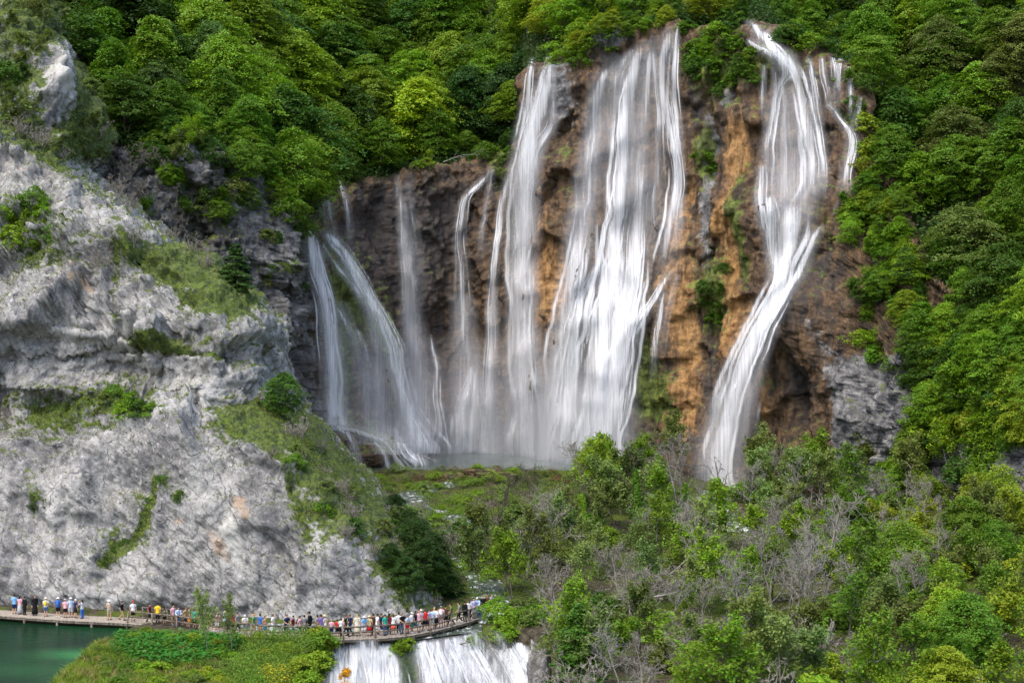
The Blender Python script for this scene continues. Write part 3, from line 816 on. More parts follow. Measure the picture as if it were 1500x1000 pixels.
def strand(name, bvhs, pts, parent, mat, off=0.5, K=9, jitter=None, threads=0, main=1.0):
    """a strand of falling water with the threads that run in it, as one mesh"""
    if 638 <= pts[-1][1] <= 690:                       # runs on under the pool's surface
        pts = list(pts) + [(pts[-1][0] + (pts[-1][0] - pts[-2][0]) * .15, pts[-1][1] + 9, pts[-1][2], pts[-1][3])]
    S = catmull(pts)
    if jitter is not None:
        ph = jitter.uniform(0, 50)
        S[:, 0] += fbm(np.stack([S[:, 1] * .02, S[:, 1] * 0 + ph, S[:, 1] * 0], -1), 3, .5, 7) * np.minimum(5, S[:, 2] * .22)
    ends_high = S[-1, 1] < 610 and bvhs[0] is BG
    S0 = fade_ends(S, .06, .3 if ends_high else 0)
    S0[:, 3] *= main
    pieces = [ribbon_grid(bvhs, S0, off, K)]
    halo = [0.0]
    if threads:                                   # a soft skirt of spray on both sides
        H_ = S0.copy(); H_[:, 2] = H_[:, 2] * 1.6 + 4; H_[:, 3] *= .24
        pieces.append(ribbon_grid(bvhs, H_, off * .6, K)); halo.append(1.0)
    for k in range(threads):
        n = len(S)
        a = jitter.uniform(0, .55) if k else 0
        b = min(1, a + jitter.uniform(.3, .8)) if k else 1
        i0, i1 = int(a * (n - 1)), int(b * (n - 1)) + 1
        if i1 - i0 < 6: continue
        Q = S[i0:i1].copy()
        o = jitter.uniform(-.52, .52); ph = jitter.uniform(0, 90)
        o = o + .22 * fbm(np.stack([Q[:, 1] * .012, Q[:, 1] * 0 + ph, Q[:, 1] * 0], -1), 3, .55, 9)
        Q[:, 0] += o * Q[:, 2]
        Q[:, 2] = np.maximum(4.0, Q[:, 2] * jitter.uniform(.10, .34))
        Q[:, 3] = np.minimum(1.15, Q[:, 3] * jitter.uniform(.75, 1.15))
        Q = fade_ends(Q, .2, .35 if (b < 1 or ends_high) else 0)
        pieces.append(ribbon_grid(bvhs, Q, off + .12 + jitter.random() * .25, 5)); halo.append(.15)
    Vs, Fs, at, uvv, base = [], [], {'edge': [], 'dens': [], 'halo': []}, [], 0
    for (V, u, v, e, d), hz in zip(pieces, halo):
        at['halo'].append(np.full(u.size, hz))
        R_, C_ = V.shape[:2]
        idx = base + np.arange(R_ * C_).reshape(R_, C_)
        Fs.append(np.stack([idx[:-1, :-1], idx[:-1, 1:], idx[1:, 1:], idx[1:, :-1]], -1).reshape(-1))
        Vs.append(V.reshape(-1, 3)); base += R_ * C_
        at['edge'].append(e.ravel()); at['dens'].append(d.ravel())
        uvv.append(np.stack([u.ravel(), v.ravel()], -1))
    me = mesh_raw(name, np.concatenate(Vs), np.concatenate(Fs), 4, [mat], True)
    for k, a in at.items():
        t = me.attributes.new(k, 'FLOAT', 'POINT'); t.data.foreach_set('value', np.concatenate(a).astype(np.float32))
    uv = me.uv_layers.new(name='flow')
    li = np.empty(len(me.loops), np.int32); me.loops.foreach_get('vertex_index', li)
    uv.data.foreach_set('uv', np.concatenate(uvv)[li].astype(np.float32).ravel())
    return link(name, me, parent)

rw = random.Random(5)
def waterfall(label, foot, strands, veils=()):
    """foot = picture point near its base; strands and veils become parts"""
    h = cast([BG], *foot)
    root = empty('waterfall', (0, 0, 0))
    tag(root, label, 'waterfall')
    for v in veils:
        strand('veil', [BG], v, root, VEIL, 0.6, 13)
    for s in strands:
        strand('water_strand', [BG], s, root, FALL, 0.8 + rw.random() * .35, 9, rw, 4 + int(max(q[2] for q in s) / 9), 1.0)
    return root

waterfall('leftmost fan-shaped waterfall spreading over a mossy cone beside the grey cliff', (500,640), [
  [(453,328,8,.7),(458,360,22,1.0),(466,400,26,1.0),(476,440,28,.95),(483,500,30,.85),(487,560,34,.8),(490,622,40,.8)],
  [(456,335,6,.6),(474,420,14,1.1),(481,480,14,1.1),(484,540,14,.9),(490,610,20,.8)],
  [(466,338,10,.9),(490,352,18,1.0),(515,385,18,1.0),(540,430,18,.95),(562,470,20,.95),(577,505,22,.9),(587,555,30,.8),(602,610,44,.8),(622,655,60,.85)],
  [(474,345,6,.8),(500,375,14,.9),(522,415,14,.9),(545,450,14,.9),(566,490,16,.9),(580,540,18,.9),(596,600,24,.8),(612,655,40,.8)],
  [(470,352,8,.7),(490,385,12,.8),(510,410,12,.7),(532,440,12,.6),(546,480,18,.55),(552,540,22,.5),(556,610,26,.45)],
  [(495,450,8,.7),(506,470,10,.7),(520,500,10,.65),(528,530,12,.5),(534,580,14,.35)],
  [(520,478,6,.6),(530,500,9,.65),(540,540,16,.5),(546,600,24,.4)],
  [(472,624,10,.8),(500,626,16,.9),(530,634,16,.95),(560,645,16,.9),(575,662,16,.9),(592,686,26,1.0)],
  [(490,624,12,.8),(506,634,14,.9),(518,655,14,.8),(526,695,18,.6)],
  [(476,630,30,.7),(486,660,44,.7),(500,700,54,.55)],
  [(545,645,8,.8),(560,660,10,.7),(572,690,16,.8)],
  [(575,625,14,.7),(590,645,18,.8),(606,668,28,1.0),(626,680,40,.7)],
 ], [[(466,360,26,.35),(474,430,40,.42),(490,520,56,.48),(495,630,70,.5)], [(500,380,30,.3),(545,460,50,.35),(570,560,90,.45),(590,655,120,.5)], [(500,440,30,.25),(530,540,60,.35),(550,640,80,.4)]])

waterfall('pair of thin threads of water falling under the trees above the fan-shaped fall', (500,320), [
  [(476,262,6,.8),(480,290,12,.7),(486,330,16,.5),(490,370,18,.35)],
  [(498,262,5,.9),(505,290,9,.75),(512,330,12,.5),(515,370,12,.3)],
 ])
waterfall('faint double veil of water sliding down the dark wall right of the fan-shaped fall', (600,500), [
  [(582,255,6,.6),(585,300,12,.6),(592,360,14,.55),(600,430,18,.55),(606,500,20,.5),(612,570,24,.5),(618,650,36,.5)],
  [(597,264,8,.5),(603,310,14,.5),(612,370,16,.4),(616,430,18,.3)],
 ], [[(590,300,24,.3),(600,420,44,.45),(610,540,60,.5),(620,655,80,.55)]])
waterfall('short thin spout springing from half way down the dark wall', (640,600), [
  [(632,490,3,.9),(634,510,7,1.0),(640,540,9,1.0),(640,580,12,.9),(645,620,16,.85),(640,660,34,.7)],
  [(652,590,4,.5),(655,630,12,.5),(660,660,20,.5)],
 ])
waterfall('narrow forked waterfall that bends left at its top and fans out at the pool', (680,600), [
  [(720,240,5,.8),(714,258,10,.95),(698,274,10,1.0),(682,290,12,1.1),(676,320,14,1.0),(674,370,16,.85),(676,430,20,.75),(680,480,22,.75),(688,525,22,.75),(686,560,26,.8)],
  [(690,282,6,.5),(676,298,12,.4),(668,310,12,.2)],
  [(690,535,10,.8),(682,570,22,.9),(676,610,32,.95),(672,656,40,1.0)],
  [(694,540,10,.7),(696,580,20,.75),(704,620,26,.7),(708,656,34,.75)],
  [(724,244,6,.8),(718,270,9,.7),(712,300,9,.5),(706,340,9,.5),(702,390,10,.3)],
  [(703,550,5,.6),(712,590,10,.65),(722,640,18,.6),(724,660,20,.6)],
  [(714,310,4,.6),(708,330,7,.7),(703,350,8,.5)],
 ], [[(676,430,50,.3),(685,540,70,.45),(690,656,110,.6)]])
waterfall('thin straight thread of water just left of the tall twin-topped fall', (720,600), [
  [(751,232,5,.8),(742,270,11,.9),(734,310,12,.95),(728,350,12,.95),(722,410,13,.85),(719,480,15,.8),(716,550,17,.8),(715,605,18,.85),(715,664,24,.95)],
 ], [[(725,420,26,.3),(718,540,40,.45),(715,664,56,.55)]])
waterfall('tall twin-topped waterfall left of the broad main curtain, bending over a lump of rock', (765,600), [
  [(781,82,5,.8),(776,110,12,.9),(772,150,16,.9),(769,180,22,.8),(766,215,30,.7)],
  [(806,90,12,.9),(800,120,26,1.0),(792,150,34,1.0),(784,190,38,1.05),(774,230,42,1.05),(766,280,42,1.0),(764,340,42,.95),(763,420,40,.95),(765,500,40,.95),(766,580,44,1.0),(768,664,58,1.05)],
  [(806,150,10,.9),(808,180,16,1.0),(800,196,20,1.0),(788,212,20,1.1),(778,240,22,1.1),(770,290,24,1.0),(768,360,24,1.0)],
  [(797,95,8,.8),(788,130,14,.9),(780,165,16,.9),(768,205,18,.9),(757,245,18,.9),(752,300,16,.7),(752,380,14,.5)],
  [(812,100,5,.7),(810,140,8,.8),(810,175,10,.8),(811,205,8,.5)],
  [(775,330,10,.8),(774,420,16,.8),(775,520,20,.8),(778,664,30,.8)],
 ], [[(785,140,50,.4),(768,280,64,.5),(765,450,70,.55),(766,664,120,.7)]])
waterfall('broad main curtain of white water, the widest and tallest of the falls', (860,640), [
  [(908,82,16,.8),(890,100,26,.9),(876,130,28,.85),(868,180,28,.7),(862,250,30,.65),(852,330,34,.7),(842,380,36,.85),(832,440,40,.9),(824,520,44,.95),(816,600,52,1.0),(812,676,70,1.05)],
  [(945,58,20,.9),(930,85,34,1.0),(922,130,36,1.05),(914,190,34,1.05),(909,250,34,1.1),(904,310,38,1.1),(898,370,44,1.15),(888,440,52,1.15),(878,520,60,1.15),(868,600,70,1.15),(856,680,96,1.15)],
  [(928,70,12,.8),(910,100,18,.8),(902,140,16,.7),(900,190,16,.5),(896,260,18,.4)],
  [(962,52,12,.9),(952,85,18,.95),(946,130,18,.9),(942,190,20,.75),(938,260,26,.7),(934,330,34,.8),(926,400,44,.95),(916,470,48,1.0),(906,550,48,1.05),(894,610,48,1.05),(882,680,60,1.05)],
  [(985,36,14,.9),(976,60,22,1.0),(972,100,24,1.0),(976,150,24,.95),(984,200,22,.95),(990,250,20,1.0),(988,300,24,1.05),(982,340,28,1.1),(974,380,30,1.0),(964,420,30,.9)],
  [(993,34,5,.8),(990,70,10,.95),(988,120,12,.95),(992,180,12,.9),(996,240,12,.9),(997,300,12,.8),(994,360,16,.7),(988,420,20,.7)],
  [(955,70,8,.8),(960,120,12,.8),(966,180,14,.75),(964,250,18,.6),(958,320,26,.6),(952,380,34,.7)],
  [(884,372,12,.8),(872,392,16,.95),(860,420,20,1.0),(848,460,24,1.0),(838,520,28,1.0),(830,600,36,1.0),(824,680,56,1.0)],
  [(900,380,20,1.0),(908,420,34,1.1),(906,470,44,1.1),(896,540,50,1.1),(884,620,54,1.1),(874,680,60,1.05)],
  [(985,395,10,.9),(965,425,16,.95),(945,455,18,1.0),(930,490,20,1.0),(918,540,22,1.0),(908,590,24,1.0),(898,650,28,1.0)],
  [(946,408,10,.9),(934,440,16,1.0),(924,480,18,1.0),(914,530,18,1.0),(904,590,20,.95)],
  [(974,425,6,.8),(967,455,10,.95),(963,490,10,.85),(958,525,10,.6),(955,560,8,.3)],
  [(993,400,5,.6),(985,430,10,.6),(976,470,9,.4),(972,520,8,.25)],
 ], [[(930,75,80,.2),(918,160,120,.3),(922,260,136,.30),(925,330,120,.25),(930,380,90,.1)],
     [(880,120,40,.3),(866,220,56,.3),(848,340,60,.4),(832,450,60,.4),(820,560,90,.7),(812,684,130,.8)],
     [(905,500,70,.2),(885,570,120,.6),(865,684,170,.9)]])
waterfall('right-hand waterfall tumbling in two stages and shooting out below as one thick spout', (1060,680), [
  [(1096,26,14,1.0),(1108,45,22,1.1),(1125,62,26,1.15),(1142,82,32,1.15),(1152,105,32,1.05),(1140,125,18,.9),(1132,160,16,.9),(1126,210,18,.75),(1122,260,20,.7),(1118,310,26,.8)],
  [(1092,56,6,.8),(1105,66,12,.95),(1122,76,14,.95),(1140,90,18,.95)],
  [(1132,72,18,1.0),(1146,86,26,1.1),(1160,100,30,1.1),(1170,125,26,.9),(1178,160,28,.85),(1186,200,32,.9),(1192,240,34,1.0),(1188,280,40,1.05),(1172,310,50,1.1)],
  [(1168,96,10,.8),(1182,130,14,.85),(1192,170,16,.85),(1200,210,16,.9),(1204,250,16,.8),(1198,290,20,.9)],
  [(1145,110,10,.8),(1148,150,12,.75),(1150,200,14,.65),(1150,260,18,.6),(1146,310,26,.8)],
  [(1120,92,5,.8),(1118,120,9,.8),(1118,150,9,.6),(1120,190,8,.3)],
  [(1133,96,5,.6),(1136,140,8,.6),(1138,190,10,.4)],
  [(1125,285,20,.9),(1126,315,26,1.05),(1132,345,24,1.05),(1134,380,20,1.0),(1136,420,22,1.0)],
  [(1116,240,14,.7),(1114,290,18,.85),(1118,325,18,.95),(1128,350,14,.8),(1126,390,8,.7)],
  [(1160,300,60,1.1),(1155,335,66,1.15),(1150,370,46,1.15),(1146,400,36,1.15),(1136,430,40,1.2),(1120,460,44,1.2),(1104,495,46,1.2),(1090,530,48,1.2),(1078,570,50,1.15),(1068,610,52,1.1),(1056,660,58,1.05),(1046,740,70,.95)],
  [(1206,328,10,1.0),(1194,345,18,1.05),(1184,370,22,1.05),(1172,395,24,1.05),(1154,420,28,1.1),(1136,448,30,1.15),(1118,480,30,1.1),(1104,520,30,1.0),(1096,560,26,.9)],
  [(1186,340,12,.8),(1172,365,12,.8),(1160,392,12,.9),(1150,415,16,.9)],
  [(1104,520,22,.8),(1100,560,26,.7),(1096,600,26,.5),(1094,640,24,.3)],
  [(1112,585,4,.5),(1108,610,8,.5),(1106,640,8,.3)],
 ], [[(1150,120,60,.2),(1158,200,96,.34),(1158,270,110,.5),(1150,330,110,.6)], [(1120,470,60,.4),(1085,560,84,.5),(1056,660,100,.55),(1046,740,110,.5)]])
waterfall('slender side fall at the far right, several threads joining into one bent stream', (1240,270), [
  [(1184,80,5,.8),(1188,100,10,.9),(1193,130,11,.85),(1197,165,10,.7),(1200,190,8,.5)],
  [(1204,82,6,.8),(1208,110,10,.8),(1214,140,10,.75),(1216,165,10,.6)],
  [(1218,80,6,.8),(1221,110,12,.7),(1224,150,12,.5),(1226,175,10,.4)],
  [(1232,82,6,.8),(1228,110,9,.7),(1226,140,9,.6)],
  [(1241,86,6,.8),(1244,115,9,.7),(1246,150,9,.6),(1248,185,8,.5)],
  [(1260,140,5,.7),(1254,170,9,.8),(1248,195,12,.9)],
  [(1210,150,6,.8),(1220,160,10,1.0),(1232,178,12,1.05),(1244,196,18,1.1),(1248,215,18,1.1),(1243,240,16,1.1),(1240,262,18,1.1),(1238,290,22,.9)],
  [(1228,292,5,.6),(1224,305,6,.5),(1220,318,6,.3)],
 ])

# water lapping where the falls meet the pool
casc = empty('waterfall', (0, 0, 0))
casc.name = 'cascade'
tag(casc, 'wide low white cascade pouring out under the boardwalk at the bottom of the picture', 'cascade')
rc = random.Random(11)
def lip_px(px):
    return float(np.interp(px, [480, 600, 650, 690, 735, 780], [941, 938, 934, 924, 926, 940]))
for i in range(74):
    x0 = 486 + (i + rc.random()) / 74 * 274
    if 574 < x0 < 606 or 694 < x0 < 712: continue
    drift = np.interp(x0, [480, 560, 640, 700, 750], [-2, 4, 22, 44, 40]) + rc.uniform(-6, 10)
    w = rc.uniform(14, 36)
    y0 = lip_px(x0) + rc.uniform(-5, 3)
    d0 = rc.uniform(.7, 1.15)
    strand('water_strand', [CASB], [(x0, y0, w * .6, d0), (x0 + drift * .3, y0 + 22, w, d0), (x0 + drift * .7, y0 + 48, w * 1.1, d0), (x0 + drift * 1.1, y0 + 85, w * 1.4, d0), (x0 + drift * 1.3, y0 + 110, w * 1.5, d0)], casc, CASC, 0.14 + rc.random() * .2, 7, rc, 3, .95)

# white broken water in the stream between pool and boardwalk
def stream(pts):
    """a run of water lying in the valley floor: (picture x, y, half-width m)"""
    L = []; Rr = []
    prev = None
    for x, y, w in pts:
        h = cast([FLOOR], x, y)
        p = np.array(h[0])
        L.append(p); Rr.append(w)
    L = np.array(L)
    S = catmull([(*p, w) for p, w in zip(L, Rr)], step=1.2)
    T = np.gradient(S[:, :2], axis=0); T /= np.linalg.norm(T, axis=1, keepdims=True) + 1e-9
    rows = []
    for f in np.linspace(-1, 1, 9):
        q = S[:, :3].copy()
        wob = 1 + .4 * fbm(np.stack([S[:, 0] * .3, S[:, 1] * .3, S[:, 0] * 0 + f], -1), 3, .5, 5)
        q[:, 0] += -T[:, 1] * f * S[:, 3] * wob; q[:, 1] += T[:, 0] * f * S[:, 3] * wob
        q[:, 2] = floor_h(q[:, 0], q[:, 1]) + .22 - .3 * f * f
        rows.append(q)
    V = np.stack(rows, 1)
    me = grid_mesh('stream_water', V, [STREAM], True)
    return me
ms = stream([(660,708,2.2),(620,718,2.0),(600,728,2.6),(616,742,2.0),(650,752,2.2),(690,775,1.8),(670,800,2.0),(690,830,1.6),(708,850,2.0),(718,872,2.2),(712,892,2.4),(690,905,2.6)])
tag(link('stream_water', ms), 'white broken stream running from the pool to the boardwalk', 'stream', kind='structure')
ms = stream([(1050,722,3),(1040,745,2.6),(1075,770,2.2),(1120,776,2.0),(1150,775,1.6)])
tag(link('stream_water', ms), 'white broken stream below the right-hand spout', 'stream', kind='structure')
# ------------------------------------------------------------------ spray hanging at the foot of the falls
def mist(loc, rad, dens, label):
    m, nt = new_mat('spray')
    vs_ = N(nt, 'ShaderNodeVolumePrincipled', {'Color': (.93, .94, .97, 1), 'Density': dens, 'Anisotropy': 0.2})
    o_ = N(nt, 'ShaderNodeOutputMaterial')
    nt.links.new(vs_.outputs[0], o_.inputs['Volume'])
    u, v = np.meshgrid(np.linspace(0, 2 * math.pi, 41), np.linspace(-math.pi / 2, math.pi / 2, 21))
    n = np.stack([np.cos(v) * np.cos(u), np.cos(v) * np.sin(u), np.sin(v)], -1)
    me = grid_mesh('mist', n * np.array(rad), [m], True)
    o = link('mist', me)
    o.location = loc
    tag(o, label, 'mist', kind='stuff')
for k, f in enumerate((1.0, .8, .6)):
    mist((-9, 233, 12), (27 * f, 15 * f, 14 * f), 0.0042, ('outermost', 'middle', 'innermost')[k] + ' layer of thin spray over the pool and the lower wall')
for k, f in enumerate((1.25, 1.0, .8, .6, .4)):
    mist((9, 216, 5), (12 * f, 8 * f, 12 * f), 0.0095, ('outermost', 'outer', 'middle', 'inner', 'innermost')[k] + ' layer of dense spray at the foot of the main curtain')
mist((31, 197, 4), (5, 4, 7), 0.012, 'spray around the foot of the right-hand spout')
# ------------------------------------------------------------------ plants: prototypes
def leaf_quads(Cn, Nn, size, rng, slim=0.6):
    n = len(Cn)
    a = rng.normal(size=(n, 3))
    Nn = Nn / (np.linalg.norm(Nn, axis=1, keepdims=True) + 1e-9)
    t1 = a - (a * Nn).sum(1, keepdims=True) * Nn
    t1 /= np.linalg.norm(t1, axis=1, keepdims=True) + 1e-9
    t2 = np.cross(Nn, t1)
    s = (size * rng.uniform(.7, 1.3, n))[:, None]
    V = np.stack([Cn - t1 * s, Cn + t2 * s * slim, Cn + t1 * s, Cn - t2 * s * slim], 1)
    return V.reshape(-1, 3)

def leaf_mesh(name, V, mat):
    return mesh_raw(name, V, np.arange(len(V)), 4, [mat])

def sprays(C0, N0, rad, per, leaf, rng, droop=.35, thick=.14, loose=.45):
    """flat drooping sprays of leaves: centres, facing, radius"""
    n = len(C0)
    N0 = N0 / np.linalg.norm(N0, axis=1, keepdims=True)
    a = np.cross(N0, np.where(np.abs(N0[:, 2:3]) < .9, [[0, 0, 1.0]], [[1.0, 0, 0]]))
    a /= np.linalg.norm(a, axis=1, keepdims=True)
    b = np.cross(N0, a)
    ang = rng.uniform(0, 2 * math.pi, (n, per)); rr = np.sqrt(rng.uniform(0, 1, (n, per)))
    R_ = rad[:, None]
    stretch = rng.uniform(.65, 1.35, (n, 1))
    Cn = C0[:, None] + a[:, None] * (np.cos(ang) * rr * R_ * stretch)[..., None] + b[:, None] * (np.sin(ang) * rr * R_ / stretch)[..., None]
    Cn = Cn + N0[:, None] * (rng.normal(size=(n, per)) * thick * R_)[..., None]
    Cn[..., 2] -= droop * R_ * rr ** 2
    Nn = N0[:, None] + rng.normal(size=(n, per, 3)) * loose
    return leaf_quads(Cn.reshape(-1, 3), Nn.reshape(-1, 3), leaf, rng)

def crown_points(rng, H, R, base, n, lob, seed, bias=.3):
    t = rng.beta(1.4, 1.25, n)
    az = rng.uniform(0, 2 * math.pi, n)
    r = np.sin(math.pi * (0.10 + 0.88 * t)) ** .65 * (1.08 - .35 * t)
    d = np.stack([np.cos(az), np.sin(az), (t - .5) * 2.2], 1)
    lb = 1 - lob / 2 + lob * (fbm(d * 1.5 + seed, 3, .55, seed) * .9 + .35)
    f = np.sqrt(rng.uniform(bias, 1, n))
    f = np.where(rng.random(n) < .16, rng.uniform(1.02, 1.28, n), f)
    rad = R * r * f * lb
    C0 = np.stack([np.cos(az) * rad, np.sin(az) * rad, H * (base + (1 - base) * t) + fbm(d * 2.5, 2, .5, seed + 3) * H * .05], 1)
    out = np.stack([np.cos(az), np.sin(az), 0 * az], 1) * f[:, None]
    N0 = out * .42 + np.array([0, 0, 1.0]) + rng.normal(size=(n, 3)) * .2
    return C0, N0

def tubes_mesh(name, paths, mat, sides=4):
    Vs, Fs = [], []
    base = 0
    for pts, rad in paths:
        pts = np.asarray(pts, float); rad = np.asarray(rad, float)
        T = np.gradient(pts, axis=0); T /= np.linalg.norm(T, axis=1, keepdims=True) + 1e-9
        ref = np.array([1.0, 0, 0]) if abs(T[:, 0]).mean() < .7 else np.array([0, 1.0, 0])
        A = np.cross(T, ref); A /= np.linalg.norm(A, axis=1, keepdims=True) + 1e-9
        B = np.cross(T, A)
        sd_ = sides if rad[0] > .04 else 3
        th = np.arange(sd_) * 2 * math.pi / sd_
        ring = pts[:, None] + rad[:, None, None] * (A[:, None] * np.cos(th)[None, :, None] + B[:, None] * np.sin(th)[None, :, None])
        n = len(pts)
        idx = base + np.arange(n * sd_).reshape(n, sd_)
        q = np.stack([idx[:-1], np.roll(idx[:-1], -1, 1), np.roll(idx[1:], -1, 1), idx[1:]], -1).reshape(-1)
        Vs.append(ring.reshape(-1, 3)); Fs.append(q); base += n * sd_
    return mesh_raw(name, np.concatenate(Vs), np.concatenate(Fs), 4, [mat], True)

def wander(rng, p, d, L, r0, r1, n=4, bend=.18, up=0.0):
    pts = [np.array(p, float)]
    d = np.array(d, float); d /= np.linalg.norm(d)
    for i in range(n):
        d = d + rng.normal(size=3) * bend + np.array([0, 0, up])
        d /= np.linalg.norm(d)
        pts.append(pts[-1] + d * L / n)
    return np.array(pts), np.linspace(r0, r1, n + 1), d

def skeleton(seed, H, stems=1, limbs=9, subs=6, twigs=5, spread=.8, r0=.16, low=.3, tw=.016, upb=.12):
    """a bare branching frame: list of (points, radii) and the twig ends"""
    rng = np.random.default_rng(seed)
    out, tips = [], []
    for s in range(stems):
        if stems == 1:
            d = np.array([rng.normal() * .06, rng.normal() * .06, 1.0]); p = np.zeros(3)
        else:
            az = s / stems * 6.283 + rng.uniform(-.5, .5); p = np.array([math.cos(az), math.sin(az), 0]) * .15
            d = np.array([math.cos(az) * spread * rng.uniform(.2, .8), math.sin(az) * spread * rng.uniform(.2, .8), 1.0])
        L0 = H * rng.uniform(.85, 1.0) * (1 if stems == 1 else rng.uniform(.7, 1))
        tp, tr, _ = wander(rng, p, d, L0, r0, r0 * .22, 8, .07, .03)
        out.append((tp, tr))
        for k in range(limbs):
            f = low + (1 - low) * (k + rng.random()) / limbs
            i = f * 7.99; a = int(i); q = tp[a] * (1 - i + a) + tp[a + 1] * (i - a)
            az = k * 2.4 + rng.uniform(-.5, .5)
            ll = H * .42 * (1.05 - f * .65) * rng.uniform(.75, 1.25) * (1 if stems == 1 else .7)
            ld = np.array([math.cos(az) * spread, math.sin(az) * spread, rng.uniform(.35, .9)])
            lp, lr, _ = wander(rng, q, ld, ll, r0 * .42 * (1.05 - f * .6), .022, 5, .16, upb * .4)
            out.append((lp, lr))
            for m in range(subs):
                g = .2 + .8 * (m + rng.random()) / subs
                i2 = g * 4.99; a2 = int(i2); q2 = lp[a2] * (1 - i2 + a2) + lp[a2 + 1] * (i2 - a2)
                dd = (lp[min(a2 + 1, 5)] - lp[a2]); dd /= np.linalg.norm(dd) + 1e-9
                sd_ = dd * .6 + rng.normal(size=3) * .6 + np.array([0, 0, upb])
                sl = ll * .45 * rng.uniform(.6, 1.2)
                sp, sr, _ = wander(rng, q2, sd_, sl, .032, .014, 4, .2, upb * .3)
                out.append((sp, sr))
                for w in range(twigs):
                    q3 = sp[rng.integers(1, 5)]
                    wd = (sp[-1] - sp[0]) / (sl + 1e-9) * .6 + rng.normal(size=3) * .65 + np.array([0, 0, upb])
                    wp, wr, _ = wander(rng, q3, wd, sl * rng.uniform(.35, .75), tw, tw * .6, 2, .25, 0)
                    out.append((wp, wr)); tips.append(wp[-1]); tips.append(wp[1])
    return out, np.array(tips)

def make_broadleaf(seed, H=12.0, R=4.8, n=200, per=54, leaf=.20, lob=.5, base=.16, droop=.35, clump=.19):
    rng = np.random.default_rng(seed)
    C0, N0 = crown_points(rng, H, R, base, n, lob, seed)
    rad = R * clump * rng.uniform(.5, 1.5, n)
    V = sprays(C0, N0, rad * 1.25, per, leaf, rng, droop, .09, .4)
    # a scatter of single leaves fills the inside loosely
    Ci, Ni = crown_points(rng, H * .97, R * .9, base, n * 7, lob, seed, .05)
    V = np.concatenate([V, leaf_quads(Ci, Ni + rng.normal(size=Ci.shape) * .5, leaf * 1.05, rng)])
    paths = []
    tp, tr, _ = wander(rng, (0, 0, -.8), (0, 0, 1), H * .86, .024 * H, .06, 8, .05, .02)
    paths.append((tp, tr))
    for k in range(16):
        j = rng.integers(0, n)
        a = int(np.clip((C0[j, 2] / H - .18) * 8, 1, 6))
        q = tp[a]; e = C0[j]
        mid = (q + e) / 2 + np.array([0, 0, -.25]) + rng.normal(size=3) * .25
        paths.append((np.array([q, mid, e]), np.array([.07, .05, .02])))
    return tubes_mesh('trunk', paths, BARK, 6), leaf_mesh('crown', V, LEAF), H

def make_sparse(seed, H=8.0, leaf=.15, per=5, stems=1, bark=None, drop=.2, **kw):
    sk, tips = skeleton(seed, H, stems=stems, **kw)
    rng = np.random.default_rng(seed + 1)
    tips = tips[rng.random(len(tips)) > drop]
    Cn = np.repeat(tips, per, 0) + rng.normal(size=(len(tips) * per, 3)) * .22
    Nn = np.array([0, 0, 1.0]) + rng.normal(size=Cn.shape) * .55
    V = leaf_quads(Cn, Nn, leaf, rng)
    return tubes_mesh('trunk', sk, bark or TWIG, 5), leaf_mesh('crown', V, LEAF), H

def make_bare(seed, H=8.0, bark=None, **kw):
    sk, tips = skeleton(seed, H, **kw)
    nm = len(sk)
    big = [s for s in sk if s[1][0] > .033]
    small = [s for s in sk if s[1][0] <= .033]
    return tubes_mesh('trunk', big, bark or TWIG, 5), tubes_mesh('crown', small, bark or TWIG, 3), H

def make_bush(seed, H=2.6, R=1.9, n=46, per=40, leaf=.13, lob=.6, droop=.25):
    rng = np.random.default_rng(seed)
    C0, N0 = crown_points(rng, H, R, .05, n, lob, seed, .15)
    V = sprays(C0, N0, R * .30 * rng.uniform(.6, 1.3, n), per, leaf, rng, droop, .22, .6)
    paths = []
    for k in range(7):
        e = C0[rng.integers(0, n)]
        paths.append((np.array([[0, 0, -.3], e * np.array([.4, .4, .5]), e]), np.array([.05, .035, .012])))
    return tubes_mesh('stems', paths, BARK, 4), leaf_mesh('foliage', V, LEAF), H

def make_conifer(seed, H=12.0, R=3.0, levels=26, leaf=.20, droopy=.45, base=.1, trunk=None):
    rng = np.random.default_rng(seed)
    Cs, Ns = [], []
    paths = [wander(rng, (0, 0, -.6), (0, 0, 1), H + .5, .018 * H, .03, 7, .02, .01)[:2]]
    for i in range(levels):
        t = (i + rng.random() * .7) / levels
        z = H * (base + (1 - base) * t)
        rr = R * (1 - t) ** .75 * rng.uniform(.75, 1.15) + .15
        for k in range(rng.integers(5, 8)):
            az = rng.uniform(0, 6.283)
            r2 = rr * rng.uniform(.7, 1.1)
            m = int(16 + 26 * r2)
            f = np.sqrt(rng.uniform(.05, 1, m))
            wdt = (1 - f) * .30 * r2 + .12
            side = rng.normal(size=m) * wdt
            c = np.stack([math.cos(az) * f * r2 - math.sin(az) * side, math.sin(az) * f * r2 + math.cos(az) * side,
                          z - droopy * r2 * f ** 1.6 + rng.normal(size=m) * .07], 1)
            Cs.append(c)
            Ns.append(np.array([math.cos(az) * .35, math.sin(az) * .35, .9]) + rng.normal(size=(m, 3)) * .35)
    V = leaf_quads(np.concatenate(Cs), np.concatenate(Ns), leaf, rng, .38)
    return tubes_mesh('trunk', paths, trunk or BARK, 6), leaf_mesh('crown', V, NEEDLE), H

